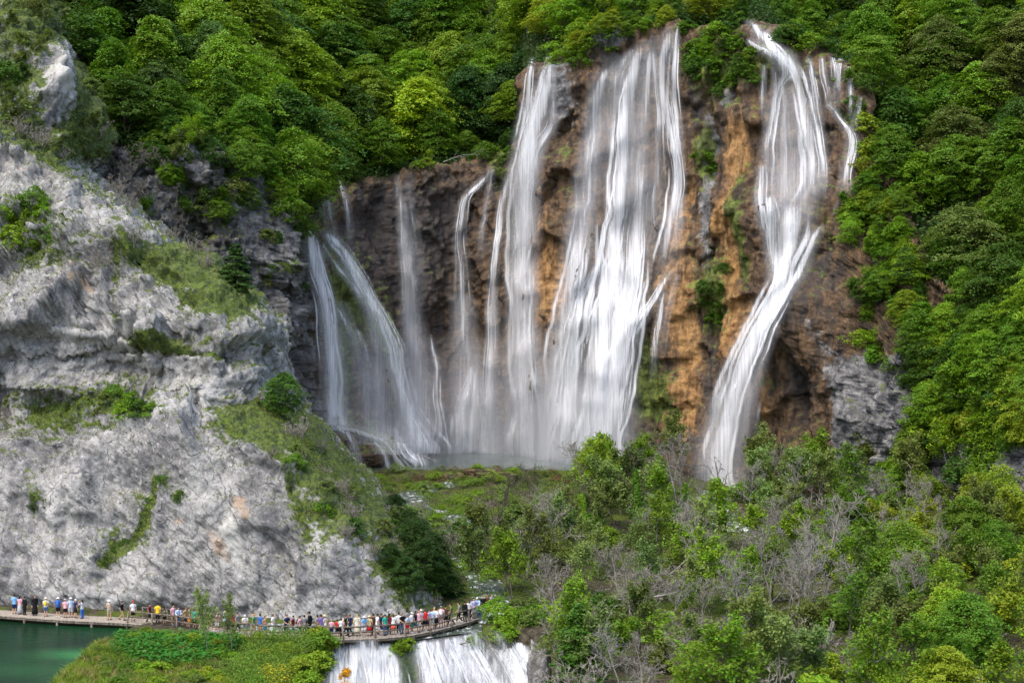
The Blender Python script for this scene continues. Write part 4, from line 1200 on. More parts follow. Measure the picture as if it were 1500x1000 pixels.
def make_ivy(seed, H=9.0):
    sk, tips = skeleton(seed, H, limbs=7, subs=3, twigs=3, spread=.5, r0=.2, low=.45)
    rng = np.random.default_rng(seed)
    n = 1900
    t = rng.uniform(0.02, .86, n)
    tp = sk[0][0]
    i = np.clip(t * 8, 0, 7.99); a = i.astype(int)
    q = tp[a] + (tp[a + 1] - tp[a]) * (i - a)[:, None]
    az = rng.uniform(0, 6.283, n)
    lump = .55 + .5 * fbm(np.stack([np.cos(az), np.sin(az), t * 7], 1), 3, .6, seed)
    r = (.25 + .75 * lump) * (1 - .65 * t) * .85
    Cn = q + np.stack([np.cos(az) * r, np.sin(az) * r, 0 * r], 1)
    Nn = np.stack([np.cos(az), np.sin(az), .7 + 0 * az], 1) + rng.normal(size=(n, 3)) * .5
    return tubes_mesh('trunk', sk, BARK, 5), leaf_mesh('ivy', leaf_quads(Cn, Nn, .17, rng), LEAF), H

BROAD = [make_broadleaf(100 + i, 12, (4.6, 5.4, 3.6, 5.8, 4.8, 5.0, 3.2, 4.6, 5.2)[i], n=(200, 230, 170, 240, 130, 200, 170, 110, 220)[i], lob=(.6, .9, .6, .8, 1.0, .7, .6, 1.1, 1.0)[i],
                        base=(.14, .10, .12, .12, .1, .16, .08, .15, .08)[i], droop=(.35, .2, .5, .3, .4, .25, .6, .3, .2)[i], clump=(.19, .16, .24, .17, .24, .21, .26, .25, .15)[i],
                        leaf=(.16, .15, .17, .155, .18, .165, .155, .17, .15)[i], per=78) for i in range(9)]
SPARSE = [make_sparse(200 + i, 8, leaf=.16, per=9, stems=(1, 1, 2, 1)[i], limbs=9, subs=5, twigs=4, spread=(.8, .6, .7, 1.0)[i], r0=.11, bark=(TWIG, PALEBARK, TWIG, BARK)[i], drop=(.1, .2, .1, .25)[i]) for i in range(4)]
BARE = [make_bare(300 + i, 8, limbs=10, subs=7, twigs=6, spread=(.8, 1.0, .65, .9)[i], r0=.13, low=.28, bark=(TWIG, PALEBARK, TWIG, TWIG)[i]) for i in range(4)]
BAREB = [make_bare(400 + i, 3.6, stems=(7, 6, 8, 7)[i], limbs=5, subs=4, twigs=5, spread=.9, r0=.055, low=.25, tw=.014) for i in range(4)]
BUSH = [make_bush(500 + i, 2.6, (1.9, 1.7, 2.1, 1.6)[i]) for i in range(4)]
YEW = [make_conifer(600 + i, 8, 2.7, 30, .17, .25, .04) for i in range(2)]
FIR = [make_conifer(620 + i, 18, 3.6, 34, .24, .5, .12, PALEBARK) for i in range(2)]
IVY = [make_ivy(700 + i) for i in range(3)]

TONE = {'dark green': (.036, .084, .012), 'deep green': (.060, .132, .012), 'mid green': (.120, .230, .014), 'bright green': (.185, .310, .016),
        'yellow green': (.255, .330, .018), 'olive green': (.140, .190, .036), 'blue green': (.075, .150, .030), 'pale green': (.200, .285, .070), 'lime green': (.255, .400, .016), 'brown': (.22, .13, .075)}
rt = random.Random(21)

def plant(proto, name, loc, h, label, cat, group=None, tone='mid green', width=1.0, tilt=0.0, rz=None, child=None):
    a, b, H = proto
    root = empty(name, loc, rt.uniform(0, 6.283) if rz is None else rz)
    s = h / H
    root.scale = (s * width, s * width, s)
    if tilt: root.rotation_euler = (tilt * rt.uniform(-1, 1), tilt * rt.uniform(-1, 1), root.rotation_euler[2])
    tag(root, label, cat, group)
    o1 = link(a.name.split('.')[0], a, root)
    o2 = link(b.name.split('.')[0], b, root)
    c = TONE[tone]
    k = rt.uniform(.8, 1.2); hshift = rt.uniform(-.12, .12)
    o2.color = (c[0] * k * (1 + hshift), c[1] * k, c[2] * k, 1)
    return root

def region(px):
    if px < 230: return 'wooded hill behind the left crag'
    if px < 470: return 'wooded slope above the grey cliff left of the falls'
    if px < 620: return 'wooded slope above the fan-shaped waterfall'
    if px < 765: return 'wooded slope above the narrow forked waterfall'
    if px < 860: return 'hill above the tall twin-topped waterfall'
    if px < 1010: return 'hill above the broad main curtain'
    if px < 1110: return 'hill between the main curtain and the right-hand fall'
    if px < 1260: return 'hill above the right-hand waterfall'
    return 'steep green slope right of all the falls'

# ------------------------------------------------------------------ forest on the hill
def tone_pick(px, py):
    r = rt.random()
    if px < 200: return ('dark green', 'olive green', 'deep green', 'mid green')[int(r * 4)]
    if px < 760:
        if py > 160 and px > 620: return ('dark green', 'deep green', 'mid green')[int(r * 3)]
        return ('deep green', 'mid green', 'bright green', 'bright green', 'bright green', 'blue green', 'mid green')[int(r * 7)]
    if px < 1110: return ('mid green', 'bright green', 'yellow green', 'bright green')[int(r * 4)]
    return ('deep green', 'mid green', 'bright green', 'mid green', 'mid green', 'bright green', 'olive green')[int(r * 7)]

rimY = np.array([hillV[0, c, 1] for c in range(NC)])
def rim_at(px): return float(np.interp(px, bg_px, rimY))
nfor = 0
Yrow = 0
forest = []
def add_forest(px, Y, h, tone, w=1.0, label=None, proto=None, group=True):
    p = hill_at(px, Y)
    py_top = 500 - (p.z + h - CAM_Z) / Y * FPX
    py_base = 500 - (p.z - CAM_Z) / Y * FPX
    if py_top > 620 or py_base < -25: return None
    p.z -= .3
    lab = label or f"{tone} broadleaf tree on the {region(px)}"
    return plant(proto or BROAD[rt.randrange(9)], 'broadleaf_tree', p, h, lab, 'tree',
                 None if label else f"{tone} trees on the {region(px)}", tone, w, .08)
KEYTREES = [  # picture x, depth, height, width, tone, label
 (610, 268, 17, 1.25, 'lime green', 'brightest yellow green tree, rounded and standing out above the thin falls'),
 (430, 206, 12, 1.0, 'bright green', 'light green tree leaning over the edge just left of the fan-shaped waterfall'),
 (490, 250, 12, 1.1, 'mid green', 'spreading green tree hanging over the top of the two thin threads of water'),
 (560, 256, 11, 1.1, 'mid green', 'layered green tree overhanging the faint double veil of water'),
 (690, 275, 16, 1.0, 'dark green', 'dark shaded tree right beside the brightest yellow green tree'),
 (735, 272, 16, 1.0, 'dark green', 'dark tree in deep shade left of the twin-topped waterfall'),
 (830, 258, 9, 1.35, 'bright green', 'light green tree leaning over the cliff between the twin-topped fall and the main curtain'),
 (800, 266, 9, 1.2, 'yellow green', 'yellow green tree directly above the twin-topped waterfall'),
 (1040, 247, 8, 1.2, 'mid green', 'green tree on the rim just right of the main curtain'),
 (1075, 246, 8, 1.2, 'mid green', 'green tree on the rim just left of the right-hand waterfall'),
]
for px, Y, h, w, tone, lab in KEYTREES:
    add_forest(px, Y, h, tone, w, lab)
# rows follow the slope, from the rim up
slen = np.concatenate([np.zeros((1, NC)), np.cumsum(np.linalg.norm(np.diff(hillV, axis=0), axis=-1), 0)], 0)
for j in range(16):
    px = -30 + rt.uniform(0, 20)
    while px < 1580:
        right = px > 1235
        sp = 7.4 if right else 9.0
        c = int(np.clip(round((px + 260) / 2040 * (NC - 1)), 0, NC - 1))
        dist = 2.5 + j * sp * .92 + rt.uniform(-2.5, 2.5)
        Y = float(np.interp(dist, slen[:, c], hillV[:, c, 1]))
        step = sp / Y * FPX
        pxx = px + rt.uniform(-.35, .35) * step
        px += step
        if dist > slen[-1, c] - 1: continue
        near_fall = any(a < pxx < b for a, b in ((770, 822), (885, 1008), (1085, 1262)))
        if j == 0 and near_fall: continue
        if any(abs(pxx - k[0]) < 30 and abs(Y - k[1]) < 6 for k in KEYTREES): continue
        h = rt.uniform(11.5, 17) if j > 1 else rt.uniform(8, 12.5)
        if right: h = rt.uniform(7, 11.5)
        if 770 < pxx < 1262 and j < 2: h = rt.uniform(6, 9)
        p = hill_at(pxx, Y)
        pyc = 500 - (p.z + h * .55 - CAM_Z) / Y * FPX
        if pyc < -35: continue
        if add_forest(pxx, Y, h, tone_pick(pxx, pyc), rt.uniform(.95, 1.3)): nfor += 1
print('forest trees', nfor)
for px, Y, h, lab in [(302, 236, 27, 'tall fir with a thin pale trunk, the taller of the two on the left slope'), (205, 226, 21, 'slender fir with a pale bare trunk left of the tallest fir')]:
    p = hill_at(px, Y)
    plant(FIR[0 if px > 250 else 1], 'fir_tree', p, h, lab, 'fir tree', None, 'deep green', .9)

# ------------------------------------------------------------------ shrubs and small trees on the cliffs
def on_cliff(px, py, kind, h, label, tone='mid green', w=1.0, group=None, surf=None, wild=False):
    hit = cast(surf or [CRAG, BG], px, py)
    if not hit: return
    p = hit[0] + hit[1] * -.2
    p = Vector((p.x, p.y + .3, p.z - .25))
    pr = {'bush': BUSH, 'bare': BAREB, 'tree': BROAD, 'yew': YEW, 'sparse': SPARSE}[kind]
    nm = {'bush': 'shrub', 'bare': 'bare_shrub', 'tree': 'broadleaf_tree', 'yew': 'conifer', 'sparse': 'young_tree'}[kind]
    ct = {'bush': 'shrub', 'bare': 'bare shrub', 'tree': 'tree', 'yew': 'conifer', 'sparse': 'young tree'}[kind]
    if wild and kind == 'bush': nm, ct = 'cliff_shrub', 'plant'  # leafy shrubs scattered over the cliffs and lips
    return plant(pr[rt.randrange(len(pr))], nm, p, h, label, ct, group, tone, w, .15)

on_cliff(345, 418, 'yew', 4.8, 'dark green conifer in the shade between the crag and the grey cliff', 'dark green', 1.7)
on_cliff(408, 606, 'tree', 4.6, 'rounded dark green tree at the right edge of the grassy ledge on the crag', 'deep green', 1.15)
on_cliff(440, 640, 'bare', 3.0, 'bare brown shrub just right of the rounded dark tree', 'olive green', 1.1)
GRP = []
for px, py, h, tone in [(30,335,2.6,'bright green'),(62,322,2.4,'bright green'),(15,360,2.4,'bright green'),(75,352,2.2,'mid green'),(45,305,2.6,'mid green'),(48,368,1.8,'mid green'),(8,325,2.4,'bright green')]:
    on_cliff(px, py, 'bush', h, 'bright leafy shrub in the green clump at the far left of the crag', tone, 1.0, 'leafy shrubs in the clump at the far left of the crag')
for px, py, h, tone in [(168,582,1.6,'mid green'),(186,598,1.9,'mid green'),(203,612,1.9,'deep green'),(218,606,1.5,'mid green'),(178,608,1.5,'bright green'),(196,586,1.3,'mid green')]:
    on_cliff(px, py, 'bush', h, 'leafy shrub in the green clump on the middle ledge of the crag', tone, 1.0, 'leafy shrubs in the clump on the middle ledge')
for px, py in [(12,592),(34,598),(55,606),(80,600),(100,598),(122,596),(140,606),(70,588),(150,586)]:
    on_cliff(px, py, 'bush', rt.uniform(.9, 1.4), 'low olive shrub in the row along the ledge at the left', 'olive green', 1.1, 'low shrubs along the left ledge')
for px, py in [(240,706),(262,732),(258,748),(232,700),(205,765),(180,795),(165,806),(150,822),(215,735),(50,742),(62,726)]:
    on_cliff(px, py, 'bush', rt.uniform(.7, 1.2), 'small dark shrub clinging to a crack in the lower rock wall', 'deep green', 1.1, 'shrubs in the cracks of the lower rock wall')
for px, py in [(146,392),(160,372),(138,372),(196,362),(120,380)]:
    on_cliff(px, py, 'bare', rt.uniform(2.0, 3.0), 'bare brown shrub on the upper shelf of the crag', 'olive green', 1.1, 'bare shrubs on the upper shelf of the crag')
for px, py in [(150,235),(165,255),(185,262),(172,290),(190,310),(140,205),(120,230),(200,285),(60,215),(90,235),(25,200),(45,180)]:
    on_cliff(px, py, 'bare', rt.uniform(2.5, 4.2), 'bare grey shrub on the slope below the rock spire', 'olive green', 1.1, 'bare grey shrubs below the rock spire')
for px, py in [(255,350),(268,340),(285,372),(245,330),(300,390),(230,318),(276,300),(250,285)]:
    on_cliff(px, py, 'bare', rt.uniform(2.2, 3.4), 'bare grey shrub in the shaded gap behind the crag', 'olive green', 1.1, 'bare shrubs in the gap behind the crag')
for px, py, tone in [(20,40,'olive green'),(45,75,'olive green'),(10,95,'olive green'),(35,120,'deep green'),(15,160,'olive green'),(130,195,'olive green'),(50,20,'olive green'),(135,140,'olive green'),(30,185,'olive green'),(5,130,'deep green')]:
    on_cliff(px, py, 'sparse' if rt.random() < .5 else 'bush', rt.uniform(2.6, 4.2), f'{tone} scrubby growth around the rock spire at the upper left', tone, 1.1, f'{tone} scrub around the rock spire')
for k in range(40):
    t = rt.random()
    px = np.interp(t, [0, .3, .6, 1], [420, 470, 535, 640]) + rt.uniform(-45, 22)
    py = np.interp(t, [0, .3, .6, 1], [640, 690, 760, 880]) + rt.uniform(-22, 22)
    r = rt.random()
    if r < .42: on_cliff(px, py, 'bare', rt.uniform(1.3, 2.3), 'bare grey shrub on the right shoulder of the crag', 'olive green', 1.1, 'bare shrubs on the right shoulder of the crag')
    else:
        tn = ('olive green', 'mid green', 'deep green')[rt.randrange(3)]
        on_cliff(px, py, 'bush', rt.uniform(.9, 1.7), f'low {tn} shrub on the right shoulder of the crag', tn, 1.2, f'{tn} shrubs on the right shoulder of the crag')
for px, py, h, k in [(598,868,3.6,'tree'),(622,855,4.6,'tree'),(645,872,4.0,'tree'),(612,815,4.2,'tree'),(662,884,3.2,'tree'),(634,800,4.6,'yew'),(600,785,3.4,'tree'),(580,760,3.2,'tree'),(640,838,4.4,'tree'),(570,830,2.6,'tree'),(618,770,4.0,'tree')]:
    on_cliff(px, py, k, h, 'dark evergreen at the crag foot above the right end of the boardwalk', 'dark green', 1.2, 'dark evergreens at the foot of the crag')
# grey cliff behind, wall tops, right-hand cliff
for px, py, kind, h, tone in [(262,262,'tree',5,'mid green'),(310,250,'tree',5,'deep green'),(285,205,'tree',6,'mid green'),(340,225,'tree',6,'mid green'),(375,262,'tree',6.5,'mid green'),(400,300,'tree',5,'bright green'),
      (365,310,'tree',4.5,'olive green'),(330,330,'tree',4,'olive green'),(420,275,'tree',6,'bright green'),(390,235,'tree',7,'mid green'),(445,250,'tree',7,'mid green'),(250,220,'tree',6,'deep green'),(225,255,'tree',5,'deep green'),(440,345,'bush',3,'mid green'),(430,320,'bush',3.5,'mid green'),(300,290,'bush',2.6,'olive green'),(345,285,'bush',2.6,'olive green')]:
    on_cliff(px, py, kind, h, f"{tone} small tree or shrub on the grey cliff left of the falls", tone, 1.15, f'{tone} growth on the grey cliff left of the falls', [BG])
for px, py, h, tone in [(1048,250,2.0,'mid green'),(1030,235,2.2,'mid green'),(1045,430,2.4,'deep green'),(1036,450,2.6,'deep green'),(1055,455,2.2,'mid green'),(1030,425,2.0,'deep green'),(1062,400,2.0,'deep green'),(1048,470,2,'mid green'),(1020,455,1.8,'deep green'),
      (1040,120,3.0,'mid green'),(1060,100,3.0,'mid green'),(1075,125,2.6,'mid green'),(1020,110,3,'deep green'),(1090,110,2.6,'mid green'),(1030,75,3.2,'mid green'),(1050,60,3.4,'bright green'),(1075,75,3.0,'mid green'),(1105,120,2.2,'mid green'),(1098,90,2.6,'mid green'),(1015,85,2.8,'mid green'),(1055,140,2.4,'deep green')]:
    on_cliff(px, py, 'bush', h, ('leafy green shrub hanging on the rock column between the two big falls' if py > 200 else 'leafy green shrub on the overhang between the two big falls'), tone, 1.25,
             'shrubs on the rock column between the falls' if py > 200 else 'shrubs on the overhang between the falls', [BG])
for px, py, h, tone in [(838,86,3.2,'bright green'),(820,92,2.6,'bright green'),(850,98,2.6,'mid green'),(858,80,3.0,'mid green'),(812,78,2.6,'bright green'),(870,72,2.6,'mid green'),(842,70,3.0,'yellow green'),(740,240,2.0,'olive green'),(732,255,1.6,'olive green'),(748,228,2.0,'mid green')]:
    on_cliff(px, py, 'bush', h, 'leafy shrub overhanging the cliff edge left of the main curtain' if px > 800 else 'olive shrub on the lip beside the thin straight thread of water', tone, 1.3,
             'shrubs on the edge left of the main curtain' if px > 800 else 'shrubs on the lip beside the thin thread', [BG])
for px, py, kind, h, tone in [(1262,190,'bush',3,'yellow green'),(1272,225,'bush',3,'yellow green'),(1262,255,'bush',3,'yellow green'),(1270,290,'tree',4.5,'mid green'),(1262,330,'bush',3,'mid green'),(1285,330,'tree',5,'mid green'),(1280,375,'tree',5,'bright green'),
      (1300,400,'tree',5.5,'mid green'),(1330,420,'tree',5.5,'bright green'),(1290,440,'tree',5,'mid green'),(1270,470,'tree',4.0,'bright green'),(1320,470,'tree',5,'mid green'),(1285,520,'tree',4.5,'bright green'),(1350,460,'tree',5,'deep green'),(1370,500,'tree',4.5,'deep green'),
      (1335,520,'tree',4.5,'mid green'),(1400,470,'tree',5,'mid green'),(1440,480,'tree',5,'deep green'),(1480,500,'tree',5,'mid green'),(1260,505,'bush',2.4,'bright green'),(1310,540,'bush',2.8,'mid green'),(1345,560,'bush',2.6,'deep green'),(1390,540,'tree',4,'mid green'),(1250,420,'bush',1.8,'olive green'),(1245,455,'bare',2.2,'olive green'),(1255,540,'bare',2.4,'olive green'),
      (1438,585,'tree',8.5,'bright green'),(1490,620,'tree',7,'yellow green'),(1468,560,'tree',6,'mid green'),(1410,600,'tree',5,'mid green'),(1500,560,'tree',6,'mid green'),(1450,640,'tree',5,'mid green'),(1380,640,'sparse',5,'bright green'),(1340,640,'sparse',4.5,'bright green')]:
    nm = {'tree': 'small tree', 'bush': 'shrub', 'bare': 'bare shrub', 'sparse': 'thin young tree'}[kind]
    on_cliff(px, py, kind, h, f"{tone} {nm} on the rock face right of the right-hand fall", tone, 1.2, f'{tone} growth on the rock face right of the falls', [BG])

def growth(n, xr, yr, kinds, hr, tones, what, test=None, surf=None, w=1.2):
    k = 0
    for _ in range(n * 6):
        if k >= n: break
        px, py = rt.uniform(*xr), rt.uniform(*yr)
        if test and not test(px, py): continue
        kd = rt.choice(kinds); tn = rt.choice(tones)
        nm = {'tree': 'small tree', 'bush': 'leafy shrub', 'bare': 'bare shrub', 'sparse': 'thin young tree'}[kd]
        if on_cliff(px, py, kd, rt.uniform(*hr) * (.6 if kd == 'bush' else 1), f'{nm if kd == "bare" else tn + " " + nm} {what}', tn, w, (f'bare growth {what}' if kd == 'bare' else f'{tn} {kd} growth {what}'), surf or [BG], True): k += 1
GR = ('mid green', 'bright green', 'deep green', 'mid green')
growth(26, (165, 300), (225, 345), ('bare', 'bush', 'sparse', 'bare'), (2.6, 4.5), ('olive green', 'deep green', 'mid green'), 'in the shaded gully behind the crag')
growth(34, (215, 455), (185, 345), ('tree', 'tree', 'bush', 'sparse'), (3.5, 6.5), GR + ('olive green',), 'on top of the grey cliff left of the falls', lambda x, y: y < np.interp(x, [215, 300, 380, 455], [300, 330, 335, 335]) and not (300 < x < 350 and 205 < y < 250))
growth(10, (380, 450), (330, 470), ('bush',), (2, 3.4), ('deep green', 'mid green', 'olive green'), 'hanging on the face of the grey cliff left of the falls')
growth(30, (1225, 1345), (105, 330), ('bush', 'tree', 'bush', 'sparse'), (3, 5.5), GR + ('yellow green',), 'on the edge right of the slender side fall', lambda x, y: x > np.interp(y, [105, 200, 330], [1258, 1268, 1240]))
growth(46, (1225, 1520), (300, 560), ('tree', 'tree', 'bush', 'sparse'), (3.5, 6), GR + ('bright green',), 'covering the steep face right of the right-hand fall', lambda x, y: x > np.interp(y, [300, 400, 500, 560], [1228, 1240, 1262, 1290]))
growth(44, (1300, 1520), (470, 700), ('tree', 'tree', 'sparse'), (5, 8), GR + ('yellow green', 'bright green'), 'on the lower right face below the steep slope', lambda x, y: x > np.interp(y, [470, 560, 640, 700], [1300, 1350, 1345, 1300]))
growth(22, (1330, 1520), (540, 720), ('tree', 'bush', 'sparse', 'tree'), (3.5, 6.5), GR + ('yellow green',), 'low on the steep face at the right edge', lambda x, y: x > np.interp(y, [540, 640, 720], [1330, 1390, 1330]))
growth(16, (1270, 1500), (470, 620), ('bare', 'bush'), (2, 3.5), ('olive green', 'deep green'), 'among the trees on the steep right face', lambda x, y: x > np.interp(y, [470, 620], [1270, 1340]))
growth(22, (1003, 1098), (22, 130), ('bush', 'tree', 'bush'), (3, 5), GR, 'hanging over the lip between the main curtain and the right-hand fall')
growth(30, (1112, 1266), (28, 90), ('bush', 'tree', 'bush'), (3, 5), GR, 'over the lip of the right-hand fall and the side fall', lambda x, y: y < np.interp(x, [1112, 1150, 1180, 1266], [34, 64, 76, 86]))
growth(8, (1246, 1275), (86, 240), ('bush', 'sparse'), (3, 4.5), GR, 'hanging beside the slender side fall')
growth(14, (806, 905), (34, 92), ('bush', 'tree'), (3, 5), ('bright green', 'mid green', 'yellow green'), 'over the lip between the twin-topped fall and the main curtain', lambda x, y: y < np.interp(x, [806, 870, 905], [88, 70, 45]))
growth(22, (890, 1006), (10, 80), ('bush', 'bush', 'tree'), (2.6, 4), ('bright green', 'mid green', 'yellow green'), 'right behind the lip of the main curtain', lambda x, y: y < np.interp(x, [890, 905, 945, 985, 1006], [88, 76, 52, 30, 28]))
growth(40, (455, 770), (215, 290), ('bush', 'tree', 'bush', 'sparse'), (3, 6), GR + ('deep green', 'bright green'), 'hanging over the lip above the thin falls', lambda x, y: y < np.interp(x, [455, 480, 540, 600, 690, 745, 770], [310, 272, 262, 256, 240, 222, 180]))
growth(14, (735, 782), (95, 225), ('tree', 'bush'), (3.5, 6), ('dark green', 'deep green'), 'in the dark recess left of the twin-topped fall', lambda x, y: x < np.interp(y, [95, 160, 225], [770, 758, 745]))

# ------------------------------------------------------------------ scrub in the valley
def on_floor(px, Y, protos, name, h, label, cat, group, tone, w=1.0, tilt=.1):
    x = (px - 750) / FPX * Y
    z = float(floor_h(x, Y))
    return plant(protos[rt.randrange(len(protos))], name, Vector((x, Y, z - .15)), h, label, cat, group, tone, w, tilt)

def fy(py, z=2.0): return (CAM_Z - z) * FPX / (py - 500)
KEY2 = [  # picture x, base y, kind, height, tone, label
 (727,800,'bare',9.5,'dark green','dark bare tree with a forked trunk at the edge of the meadow'),
 (785,775,'bare',8.0,'dark green','gnarled dark dead tree with broken limbs, near the pool'),
 (860,812,'ivy',8.8,'bright green','ivy-wrapped trunk left of the other ivy trees'),
 (936,790,'ivy',10.0,'mid green','tall broad ivy-covered trunk in the middle of the scrub'),
 (992,785,'ivy',8.0,'mid green','thin leaning ivy trunk right of the broad ivy tree'),
 (1060,800,'ivy',9.5,'bright green','slim ivy trunk in front of the foot of the right-hand spout'),
 (1205,870,'bare',11.0,'olive green','largest pale bare tree, spreading in the middle of the right-hand scrub'),
 (1110,760,'sparse',8.0,'pale green','pale fresh green young tree right of the spout foot'),
 (1330,690,'sparse',8.0,'bright green','slender birch in front of the grey rock at the right'),
 (1020,1010,'tree',4.6,'bright green','bright green round low tree at the bottom edge, right of centre'),
 (1278,1012,'tree',4.6,'bright green','bright green low tree at the bottom edge below the largest bare tree'),
 (1390,965,'tree',6.5,'bright green','bright green young tree in the lower right corner'),
 (770,930,'yew',6.0,'deep green','green yew right of the boardwalk end'),
 (850,985,'yew',6.2,'deep green','green yew at the bottom, right of the grey rock pillar'),
 (872,712,'tree',6.0,'pale green','pale fresh green small tree in front of the pool'),
 (1045,865,'sparse',6.5,'bright green','fresh green sapling right of the centre of the scrub'),
 (1470,800,'tree',8.0,'yellow green','yellow green tree at the right edge above the dark hollow'),
]
for px, py, kind, h, tone, lab in KEY2:
    pr, nm, ct = {'bare': (BARE, 'bare_tree', 'bare tree'), 'ivy': (IVY, 'ivy_tree', 'ivy-covered tree'), 'sparse': (SPARSE, 'young_tree', 'young tree'), 'bush': (BUSH, 'shrub', 'shrub'),
                  'tree': (BROAD, 'broadleaf_tree', 'tree'), 'yew': (YEW, 'conifer', 'conifer')}[kind]
    o = on_floor(px, fy(py), pr, nm, h, lab, ct, None, tone, 1.25 if kind in ('bush', 'yew') else 1.0, .06)
    if 'dark bare' in lab or 'gnarled' in lab:
        for ch in o.children: 
            ch.data = ch.data.copy(); ch.data.materials.clear(); ch.data.materials.append(BARK)
nsc = 0
Y = 88.0
while Y < 206:
    stp = 3.9 + (Y - 88) * .004
    x = -25 + rt.uniform(0, 3)
    while x < 85:
        xx = x + rt.uniform(-1.6, 1.6); YY = Y + rt.uniform(-1.6, 1.6)
        x += stp
        px = 750 + xx / YY * FPX
        zf = float(floor_h(xx, YY))
        py = 500 + (CAM_Z - zf) / YY * FPX
        if px < 560 or px > 1580: continue
        if YY < 124 and px < 800: continue                           # cascade and boardwalk
        if YY < 130 and px < 735: continue
        if px < 750 and 690 < py < 800 and not rt.random() < .10: continue      # open wet meadow
        if px < 700 and py > 780 and YY < 145: continue
        if YY > 180 and px < 850: continue
        if 1018 < px < 1085 and YY > 158: continue                  # the spout stays in sight               # keep the pool in sight
        r = rt.random()
        green = smooth01(np.array(px), 1120, 1420)
        lowb = py > 690 and YY > 175
        if r < .25 - .16 * green:
            h = rt.uniform(4.5, 8.5) * (.5 if YY > 168 and px < 850 else 1.1 if lowb else 1)
            on_floor(px, YY, BARE, 'bare_tree', h, 'bare grey tree in the scrub of the valley floor' if px < 1150 else 'bare grey tree among green bushes at the lower right', 'bare tree',
                     'bare trees in the scrub' if px < 1150 else 'bare trees among the bushes at the lower right', 'olive green')
        elif r < .43 - .27 * green:
            h = rt.uniform(2.5, 4.5)
            on_floor(px, YY, BAREB, 'bare_shrub', h, 'tangled bare grey shrub in the scrub of the valley floor', 'bare shrub', 'bare shrubs in the scrub', 'olive green', 1.2)
        elif r < .90 - .32 * green:
            tn = ('pale green', 'olive green', 'pale green', 'bright green', 'olive green')[rt.randrange(5)] if px < 1200 else ('olive green', 'yellow green', 'mid green', 'bright green')[rt.randrange(4)]
            side = 'scrub between pool and boardwalk' if px < 1000 else 'scrub at the lower right'
            on_floor(px, YY, SPARSE, 'young_tree', rt.uniform(4.0, 7.0) * (.6 if YY > 168 and px < 850 else 1.35 if YY > 168 else 1.05), f'{tn} thin-leaved young tree in the {side}', 'young tree', f'{tn} young trees in the {side}', tn)
        else:
            tn = ('mid green', 'bright green', 'olive green', 'deep green')[rt.randrange(4)] if px < 1200 else ('mid green', 'bright green', 'yellow green', 'mid green')[rt.randrange(4)]
            side = 'scrub between pool and boardwalk' if px < 1000 else 'scrub at the lower right'
            if px > 1250 and rt.random() < .55:
                on_floor(px, YY, BROAD, 'broadleaf_tree', rt.uniform(4.5, 7.5), f'{tn} small leafy tree in the {side}', 'tree', f'{tn} small trees in the {side}', tn, 1.1)
            else:
                on_floor(px, YY, BUSH, 'shrub', rt.uniform(1.8, 3.6), f'{tn} leafy bush in the {side}', 'shrub', f'{tn} bushes in the {side}', tn, 1.15)
        nsc += 1
    Y += stp
def clump_cover(name, label, n, xr, yr, zr, hr, color, seed):
    r_ = random.Random(seed); out = []
    for k in range(n):
        px, py = r_.uniform(*xr), r_.uniform(*yr)
        Yk = fy(py, 3.2 if py < 740 else 2.2); x = (px - 750) / FPX * Yk
        me = BUSH[r_.randrange(4)][1]
        co = np.empty(len(me.vertices) * 3, np.float32); me.vertices.foreach_get('co', co)
        co = co.reshape(-1, 4, 3)[::2].reshape(-1, 3)
        a_ = r_.uniform(0, 6.28); s_ = r_.uniform(*hr) / 2.6
        R2 = np.array([[math.cos(a_), -math.sin(a_), 0], [math.sin(a_), math.cos(a_), 0], [0, 0, 1]])
        out.append(co @ R2.T * np.array([1.5, 1.5, 1]) * s_ + np.array([x, Yk, float(floor_h(x, Yk)) - .1]))
    o = link(name, leaf_mesh(name, np.concatenate(out), LEAF)); o.color = (*color, 1)
    tag(o, label, 'plants', kind='stuff')
clump_cover('meadow_plants', 'fresh bright green plants of the wet meadow below the pool', 60, (545, 765), (694, 830), None, (.7, 1.7), TONE['bright green'], 4)
clump_cover('meadow_herbs', 'pale green plants of the wet meadow below the pool', 46, (545, 765), (692, 830), None, (.6, 1.5), TONE['pale green'], 5)
for k in range(18):
    px, py = rt.uniform(610, 850), rt.uniform(686, 712)
    kd = rt.random() < .55
    tn = 'brown' if rt.random() < .4 else 'olive green'
    on_floor(px, 205 + rt.uniform(-6, 3), BAREB if kd else BUSH, 'bare_shrub' if kd else 'shrub', rt.uniform(.5, 1.0), 'low bare shrub along the front edge of the pool' if kd else f'low {tn.split()[0]} shrub along the front edge of the pool',
             'bare shrub' if kd else 'shrub', 'bare shrubs along the pool' if kd else f'{tn} shrubs along the pool', tn, 1.4)
def dam_cover(name, label, n, xr, yr, hr, color, seed):
    r_ = random.Random(seed); out = []
    for k in range(n):
        x, Yk = r_.uniform(*xr), r_.uniform(*yr)
        me = BUSH[r_.randrange(4)][1]
        co = np.empty(len(me.vertices) * 3, np.float32); me.vertices.foreach_get('co', co)
        co = co.reshape(-1, 4, 3)[::3].reshape(-1, 3)
        s_ = r_.uniform(*hr) / 2.6
        out.append(co * np.array([1.9, 1.9, 1]) * s_ + np.array([x, Yk, float(floor_h(x, Yk)) - .1]))
    o = link(name, leaf_mesh(name, np.concatenate(out), LEAF)); o.color = (*color, 1)
    tag(o, label, 'plants', kind='stuff')
dam_cover('pool_edge_plants', 'olive and green plants along the low rim of the pool', 60, (-24, 12), (196, 207), (.4, .9), (.13, .17, .035), 6)
